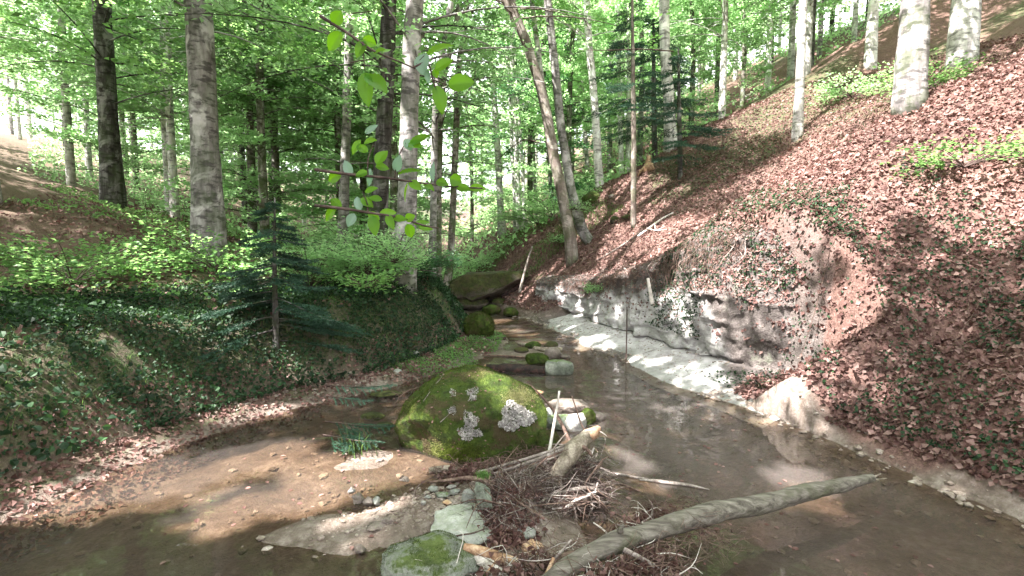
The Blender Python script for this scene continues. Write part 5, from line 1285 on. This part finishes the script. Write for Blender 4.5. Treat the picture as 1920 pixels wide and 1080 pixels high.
stick('dark soaked log lying across the stream behind the huge boulder', [(912, 692, 7.05), (945, 694, 7.0), (985, 695, 6.95), (1028, 698, 6.9), (1044, 699, 6.9)], [.05, .082, .085, .075, .05], 'wet_log', 'log', 'log', 14, 40, .14, freq=6)
stick('red-brown broken end piece against the dark soaked log', [(908, 688, 7.0), (922, 690, 6.98), (938, 694, 6.95)], [.03, .045, .035], 'orange_log', 'bark_piece', 'bark', 8, 12, .2)
stick('grey branch bridging the mossy stones in mid-stream', [(970, 645, 8.7), (990, 650, 8.6), (1012, 656, 8.5), (1035, 657, 8.45), (1054, 657, 8.4)], [.02, .045, .045, .04, .035], 'old_log', 'branch', 'branch', 10, 30, .15)
stick('thin dark branch trailing from mid-stream stones toward the ivy apron', [(905, 668, 8.0), (940, 668, 8.05), (980, 671, 8.0), (1028, 676, 7.9)], [.008, .014, .016, .01], 'stick_brown', 'branch', 'branch')
stick('pale branch slanting down the bank below the round ivy stone', [(868, 616, 9.3), (885, 628, 9.1), (905, 636, 8.95), (930, 644, 8.8)], [.014, .018, .02, .014], 'stick_grey', 'branch', 'branch')
stick('dark sodden branch lying just below the round ivy stone', [(896, 632, 9.0), (920, 640, 8.85), (940, 637, 8.8), (948, 634, 8.8)], [.02, .028, .035, .03], 'wet_log', 'branch', 'branch')
# the long leaning sticks of the pile
stick('straight pale stick standing up steeply beside the huge boulder', [(1049, 733, 3.75), (1040, 790, 3.68), (1031, 840, 3.6), (1022, 905, 3.5)], [.008, .011, .012, .013], 'stick_pale')
stick('dark bent stick arching over the sunlit stones to the stump log', [(995, 722, 3.9), (1022, 750, 3.85), (1042, 776, 3.8), (1058, 805, 3.7), (1072, 835, 3.62), (1080, 850, 3.6)], [.005, .009, .012, .014, .014, .012], 'stick_brown')
stick('thin brown twig curving down to the broken stump log', [(1072, 743, 3.75), (1080, 765, 3.72), (1088, 790, 3.68), (1100, 815, 3.64)], [.004, .006, .007, .007], 'stick_brown', 'twig', 'twig')
stick('thin grey stick forked off beside the straight pale one', [(1062, 812, 3.6), (1045, 832, 3.55), (1028, 858, 3.5), (1012, 885, 3.45)], [.004, .006, .006, .005], 'stick_grey')
par = [([(1090, 822), (1020, 850), (960, 868), (900, 884), (850, 893)], .013, 'topmost of the parallel sticks wedged under the stump log'), ([(1086, 830), (1020, 857), (965, 876), (915, 892)], .015, 'thickest of the parallel sticks wedged under the stump log'),
       ([(1080, 838), (1025, 860), (975, 880), (935, 893)], .010, 'third parallel stick, just below the thickest one'), ([(1070, 845), (1020, 866), (980, 884), (940, 898)], .011, 'lowest parallel stick, palest, reaching out over brown water')]
for i, (pp, r, lab) in enumerate(par):
    stick(lab, [(a, b, 3.50+.05*j-.02*i) for j, (a, b) in enumerate(pp)], [r*.7, r*.85, r*.85, r*.6], ['stick_grey', 'stick_grey', 'stick_brown', 'stick_grey'][i])
stick('dark short rod poking toward the upright wedge from the parallel sticks', [(912, 883, 3.35), (935, 893, 3.33), (960, 908, 3.3), (985, 920, 3.25)], [.011, .010, .008, .006], 'twig_dark')
stick('brown branch lying low between the pale cut piece and the wedge', [(800, 908, 3.55), (845, 900, 3.5), (880, 896, 3.45), (920, 905, 3.4), (950, 915, 3.35)], [.006, .012, .016, .016, .012], 'stick_brown')
stick('pale stub of wood with clean end at the boulder foot', [(805, 886, 3.75), (820, 884, 3.78), (838, 882, 3.8), (858, 884, 3.82)], [.026, .028, .026, .018], 'old_log', 'wood_stub', 'wood', 10, 20, .08)
stick('long thin stick running out from the pile over the pool', [(1108, 868, 3.75), (1140, 884, 3.72), (1180, 896, 3.7), (1215, 902, 3.68)], [.007, .009, .009, .010], 'stick_grey')
stick('thicker dull stick under the long thin one over the pool', [(1105, 880, 3.6), (1140, 898, 3.58), (1175, 915, 3.5), (1200, 925, 3.45)], [.014, .012, .010, .005], 'stick_brown')
stick('bleached flat driftwood spar at the pool end of the long thin stick', [(1198, 903, 3.7), (1225, 904, 3.68), (1250, 908, 3.66), (1290, 912, 3.6), (1330, 921, 3.55)], [.010, .018, .020, .016, .006], 'stick_grey', 'driftwood_spar', 'driftwood', 8, 24, .1, flat=.6)
stick('bent grey branch looping through the lower driftwood pile', [(1010, 948, 3.1), (1040, 928, 3.12), (1075, 918, 3.14), (1110, 916, 3.15), (1130, 926, 3.15)], [.008, .010, .012, .014, .012], 'stick_grey', 'branch', 'branch')
stick('pale crooked branch over the small pool in the pile', [(1035, 958, 3.0), (1060, 952, 3.02), (1080, 938, 3.05), (1100, 930, 3.08), (1118, 922, 3.1)], [.010, .011, .010, .008], 'stick_pale', 'branch', 'branch')
stick('thin straight pale stick poking down from the stump log', [(1114, 840, 3.55), (1105, 862, 3.5), (1096, 885, 3.44)], [.006, .005, .004], 'stick_pale')
stick('short grey stick standing where two bent branches cross', [(1121, 905, 3.15), (1116, 922, 3.12), (1113, 930, 3.12)], [.007, .006, .005], 'stick_grey')
stick('thick whitish barkless root sliding under the pale slab', [(838, 1020, 2.68), (865, 1035, 2.6), (895, 1048, 2.52), (925, 1064, 2.45), (950, 1090, 2.36)], [.020, .026, .027, .028, .024], 'stick_pale', 'root', 'root', 12, 40, .1)
stick('short ochre log with knots pointing at the orange-brown stone', [(870, 1028, 2.55), (900, 1034, 2.53), (935, 1046, 2.5), (985, 1060, 2.45)], [.024, .028, .027, .024], 'orange_log', 'log', 'log', 12, 40, .12,
      forks=(([(938, 1044, 2.48), (925, 1060, 2.44), (912, 1074, 2.4)], [.013, .010, .007]),))
stick('dark thin twig lying over the pale slab', [(822, 1022, 2.62), (838, 1012, 2.64), (860, 1004, 2.66), (885, 1000, 2.68), (908, 992, 2.72)], [.004, .005, .005, .003], 'twig_dark', 'twig', 'twig')
stick('twisted brown branch rising beside the grey log', [(1020, 1090, 2.3), (1036, 1062, 2.34), (1052, 1045, 2.38), (1078, 1035, 2.4), (1100, 1025, 2.42)], [.018, .018, .014, .012, .008], 'stick_brown', 'branch', 'branch')
stick('pale short stick pointing up from the twisted brown branch', [(1040, 1048, 2.36), (1056, 1030, 2.38), (1071, 1012, 2.4)], [.008, .007, .006], 'stick_grey')
stick('orange-tinged stick leaning into the bottom twig litter', [(1018, 1096, 2.26), (1030, 1066, 2.3), (1038, 1046, 2.33)], [.012, .011, .008], 'orange_log')
stick('thin pale reed lying on the dark pool before the grey log', [(1113, 980, 2.9), (1130, 992, 2.85), (1146, 1010, 2.75)], [.004, .005, .004], 'stick_pale')
stick('curved grey twig lifting off the litter behind the grey log', [(1204, 980, 2.75), (1222, 965, 2.78), (1222, 945, 2.8), (1217, 937, 2.8)], [.006, .006, .005, .003], 'stick_grey', 'twig', 'twig')
stick('straight stick passing beneath the grey log', [(1170, 1030, 2.3), (1205, 1048, 2.28), (1240, 1070, 2.25)], [.012, .011, .010], 'stick_grey')
stick('upright dark stick under the grey log', [(1165, 1040, 2.3), (1168, 1062, 2.28), (1174, 1085, 2.25)], [.009, .008, .007], 'stick_brown')
stick('slanting thin stick in the leaf pile beside the long bare root', [(915, 985, 2.85), (900, 992, 2.8), (885, 1000, 2.75)], [.005, .004, .003], 'stick_pale')
stick('fine dark root arching over the small gravel pool', [(778, 935, 3.2), (782, 915, 3.25), (800, 900, 3.3), (840, 893, 3.35)], [.002, .003, .003, .002], 'twig_dark', 'root', 'root')
stick('pale loop of root hanging at the edge of the gravel spit', [(776, 975, 3.0), (774, 940, 3.1), (780, 915, 3.15), (788, 908, 3.2)], [.002, .002, .002, .0015], 'stick_grey', 'root', 'root')
stick('dark forked branch reaching from the bank behind the huge boulder', [(742, 757, 5.2), (752, 742, 5.25), (765, 733, 5.3), (782, 727, 5.35)], [.006, .009, .009, .006], 'stick_brown', 'branch', 'branch',
      forks=(([(750, 745, 5.22), (742, 738, 5.25), (733, 734, 5.3)], [.005, .003]),))
# sticks on the slope
stick('long pale pole leaning on the red slope above the dark hollow', [(974, 549, 12.1), (985, 505, 12.3), (992, 480, 12.45), (998, 462, 12.5)], [.035, .03, .025, .018], 'stick_grey', 'pole', 'pole')
stick('weathered stake stuck in the clay above the cliff', [(1223, 570, 7.3), (1219, 548, 7.3), (1215, 522, 7.35)], [.028, .028, .022], 'stick_pale', 'stake', 'stake')
stick('thin upright iron-dark rod standing in front of the cliff', [(1174, 676, 7.55), (1175, 625, 7.55), (1175.5, 575, 7.55)], [.011, .010, .009], 'twig_dark', 'rod', 'rod')
def slope_stick(label, pix, r, mat, forks=(), lift=.05):
    pts = [G(a, b, lift) for a, b in pix]; bag = Bag()
    V_, F_ = tube(pts, r, 6, 20, .12); bag.add(V_, F_)
    for f in forks: V_, F_ = tube([G(a, b, lift+.03) for a, b in f], [r[0]*.6, .006], 5, 10); bag.add(V_, F_)
    o = bag.build('fallen_branch', M[mat], None, True, pts[0]); tag(o, label, 'branch')
slope_stick('long bleached fallen branch lying up the lit slope', [(1196, 448), (1218, 432), (1240, 416), (1262, 404)], [.02, .025, .02], 'stick_pale', forks=([(1212, 436), (1235, 440), (1250, 438)], [(1226, 428), (1240, 436), (1246, 432)]))
slope_stick('dead branch below the bleached one, half covered by leaves', [(1120, 492), (1150, 475), (1185, 452), (1205, 436)], [.012, .018, .012], 'stick_grey')
slope_stick('dark fallen branch across the small sunlit patch at the slope foot', [(978, 556), (1000, 538), (1018, 522), (1024, 514)], [.03, .035, .02], 'stick_brown')
slope_stick('dark branch lying along the bottom edge of the red slope', [(940, 560), (955, 552), (970, 545), (980, 536)], [.03, .035, .02], 'twig_dark')
slope_stick('thin dark branch lying uphill of the thin spruce stem', [(1192, 392), (1212, 378), (1235, 366)], [.02, .02, .01], 'stick_brown')
slope_stick('grey branch lying in the leaves by the foot of the leaning pair', [(1090, 498), (1105, 482), (1118, 474)], [.03, .03, .015], 'stick_brown')
slope_stick('pale short branch among leaves just over the root fringe', [(1170, 512), (1182, 520), (1195, 508)], [.012, .014, .008], 'stick_pale')
stick('torn reddish stump standing at the top edge of the slope', [(1216, 322, 14.2), (1217, 305, 14.2), (1216, 292, 14.2)], [.16, .12, .05], 'orange_log', 'stump', 'stump', 9, 16, .35,
      forks=(([(1214, 312, 14.1), (1204, 318, 13.9), (1196, 330, 13.7)], [.06, .02]), ([(1218, 312, 14.2), (1230, 304, 14.3), (1238, 292, 14.4)], [.05, .015])))
# bare twigs of dead lower branches among the trees
def bare(label, pix, r, forks=()):
    stick(label, pix, r, 'twig_dark', 'bare_branch', 'branch', 5, 20, .05, forks)
bare('long bare dark twig stretched level in front of the slope trees', [(1262, 96, 9), (1200, 92, 9), (1150, 94, 9), (1085, 94, 9)], [.012, .010, .008, .003])
bare('bare arching branch springing from the pale trio toward the leaning pair', [(1012, 268, 12.5), (985, 262, 12.5), (955, 280, 12.5), (932, 302, 12.5)], [.02, .015, .010, .005])
bare('thin bare branch slanting up before the bright opening', [(853, 225, 10.5), (870, 180, 10.5), (882, 165, 10.5), (896, 100, 10.5)], [.012, .009, .008, .003], (([(868, 183, 10.5), (885, 240, 10.5), (896, 295, 10.5)], [.009, .003]),))
bare('short bare branch at the top corner before the dark trunk', [(658, 25, 6), (690, 22, 6), (712, 18, 6)], [.008, .006, .003], (([(708, 20, 6), (716, 32, 6)], [.005, .002]),))

# ---- the pile: interlaced twigs and dead leaves nobody could count
def pile_twigs(name, label, n, cpix, spread, r, mat, L=(.06, .22), up=.25):
    b = Bag(); C = np.array([tuple(P(*c)) for c in cpix]); wts = rng.integers(0, len(C), n)
    for i in range(n):
        c = C[wts[i]]+rng.normal(0, 1, 3)*np.array(spread)
        c[2] = max(c[2], float(H(c[0], c[1]))+.003)
        d = rand_dir(1)[0]; d[2] *= up; d = d/np.linalg.norm(d); l = rng.uniform(*L)
        e = c+d*l; m_ = (c+e)/2+rng.normal(0, .16, 3)*l; m_[2] = max(m_[2], .0)
        V_, F_ = tube([c, m_, e], [r*rng.uniform(.5, 1.3), r*.8, r*.35], 3, 6, cap=False); b.add(V_, F_, rng.random())
    o = b.build(name, M[mat], None, True); tag(o, label, 'twigs', None, 'stuff'); return o
pile_c = [(960, 930, 3.2), (940, 960, 3.05), (920, 985, 2.95), (950, 985, 2.9), (985, 940, 3.15), (1010, 915, 3.25), (1030, 895, 3.35), (1060, 885, 3.4), (1085, 900, 3.35), (1100, 915, 3.25), (1060, 930, 3.15), (1095, 880, 3.45), (1005, 960, 3.0), (975, 905, 3.3), (1030, 945, 3.1), (1115, 925, 3.2)]
pile_twigs('twig_litter', 'tangle of fine dark twigs and roots filling the driftwood pile', 1800, pile_c, (.06, .055, .035), .0024, 'twig_dark')
pile_twigs('twig_litter', 'jumble of finger-thick sticks jutting from the driftwood pile', 95, pile_c, (.07, .06, .03), .0062, 'stick_brown', (.18, .42), .3)
pile_twigs('twig_litter', 'pale finger-thick sticks strewn on the driftwood pile', 26, pile_c+[(1080, 870, 3.5), (1060, 880, 3.5)], (.08, .07, .03), .0055, 'stick_grey', (.15, .4), .35)
pile_twigs('twig_litter', 'grey fine twigs lying over the driftwood pile', 700, pile_c+[(1100, 870, 3.5), (1070, 900, 3.35)], (.06, .05, .035), .0024, 'stick_grey', (.08, .28))
pile_twigs('twig_litter', 'small twigs strewn between boulder foot and parallel sticks', 520, [(850, 885, 3.7), (900, 875, 3.75), (950, 868, 3.8), (990, 860, 3.85), (1010, 850, 3.9)], (.09, .05, .02), .0024, 'stick_brown', (.06, .22))
pile_twigs('twig_litter', 'matted twigs under and behind the big grey log', 900, [(1200, 985, 2.75), (1230, 975, 2.8), (1250, 965, 2.85), (1150, 1060, 2.3), (1200, 1060, 2.3), (1240, 1050, 2.3), (1040, 1060, 2.4), (1000, 1075, 2.35), (960, 1070, 2.4), (1090, 1040, 2.42), (1290, 960, 2.9), (1340, 1000, 2.5)], (.07, .06, .02), .0024, 'stick_brown', (.06, .24))
pile_twigs('twig_litter', 'sparse pale twigs lying at the picture foot', 160, [(1000, 1070, 2.4), (930, 1070, 2.4), (1120, 1060, 2.3), (1210, 985, 2.75), (1250, 1060, 2.28)], (.09, .06, .02), .003, 'stick_pale', (.05, .2))
pile_twigs('twig_litter', 'hair-fine roots draped over the gravel spit', 110, [(770, 950, 3.15), (790, 975, 3.0), (760, 985, 3.0), (800, 940, 3.15)], (.05, .05, .02), .0013, 'stick_brown', (.05, .2))
def pile_leaves(label, n, cpix, spread, size=.04):
    C = np.array([tuple(P(*c)) for c in cpix]); p = C[rng.integers(0, len(C), n)]+rng.normal(0, 1, (n, 3))*np.array(spread)
    p[:, 2] = np.maximum(p[:, 2], H(p[:, 0], p[:, 1])+.004)
    L = size*rng.uniform(.5, 1.2, n)
    V_, F_, k = leaf_cards(p, rand_dir(n), rand_dir(n), L, L*.7, 'oval', .45)
    o = mk('dead_leaves', V_, F_, M['dead_leaf'], None, False, {'rnd': np.repeat(rng.random(n)*.9, k)}); tag(o, label, 'leaves', None, 'stuff')
pile_leaves('crumpled red-brown leaves packed into the driftwood pile', 4200, [(960, 945, 3.1), (935, 975, 2.95), (915, 1000, 2.85), (945, 1000, 2.82), (905, 1010, 2.8), (990, 935, 3.15), (960, 1010, 2.78)], (.07, .06, .026))
pile_leaves('pinkish dead leaves lit by the sun under the stump log', 380, [(1090, 880, 3.42), (1050, 945, 3.1), (1095, 900, 3.35)], (.03, .03, .015))
pile_leaves('dead leaves caught between boulder foot and parallel sticks', 420, [(860, 888, 3.65), (900, 880, 3.7), (940, 875, 3.75), (870, 895, 3.6)], (.07, .05, .015))
pile_leaves('dead leaves matted beneath the big grey log', 900, [(1210, 985, 2.75), (1250, 975, 2.8), (1160, 1070, 2.25), (1220, 1060, 2.28), (1040, 1070, 2.35), (980, 1080, 2.3)], (.08, .06, .015))
x, y = rng.uniform(-2.2, 2.4, 500), rng.uniform(2.0, 8.0, 500); z = np.maximum(H(x, y), wlev(y))+.004; kk_ = (x > xl(y)) & (x < xr(y))
L = .045*rng.uniform(.6, 1.1, 500)
V_, F_, k = leaf_cards(np.stack([x, y, z], 1)[kk_], rand_dir(500)[kk_]*[1, 1, .05], unit(np.array([0, 0, 1.0])+rng.normal(0, .1, (500, 3)))[kk_], L[kk_], L[kk_]*.7, 'oval', .1)
tag(mk('fallen_leaves', V_, F_, M['dead_leaf'], None, False, {'rnd': np.repeat(rng.random(int(kk_.sum())), k)}), 'single dead leaves floating and stranded on the stream', 'leaves', None, 'stuff')
# fringe of roots hanging from the undercut turf, and root hairs on the clay
b = Bag()
for i in range(900):
    yy = rng.uniform(6.2, 10.6); c = np.array(cliff_point(yy, rng.uniform(.80, .98)))+np.array([-.02, -.01, rng.uniform(0, .05)])
    l = rng.uniform(.08, .30)*(.5+sst(-.1, .4, fbm(yy*1.6, 3.0, 9, 2)))
    e = c+np.array([rng.normal(-.05, .05), rng.normal(-.03, .05), -l]); m_ = (c+e)/2+np.array([-.04, -.02, 0])+rng.normal(0, .02, 3)
    V_, F_ = tube([c, m_, e], [.0035, .003, .0012], 3, 5, cap=False); b.add(V_, F_)
tag(b.build('root_fringe', M['stick_brown'], None, True), 'fringe of fine brown roots hanging from the undercut turf over the cliff', 'roots', None, 'stuff')
b = Bag()
for i in range(10):
    yy = rng.uniform(5, 9.5); p0 = cliff_point(yy, .9); pts = [np.array(p0)+np.array([-.03, -.02, 0])]
    for k in range(5): pts.append(pts[-1]+np.array([rng.normal(-.02, .05), rng.normal(-.02, .08), -.10]))
    V_, F_ = tube(pts, [.006, .002], 4, 12, cap=False); b.add(V_, F_)
tag(b.build('hanging_roots', M['stick_grey'], None, True), 'few longer roots dangling down the clay face', 'roots', None, 'stuff')
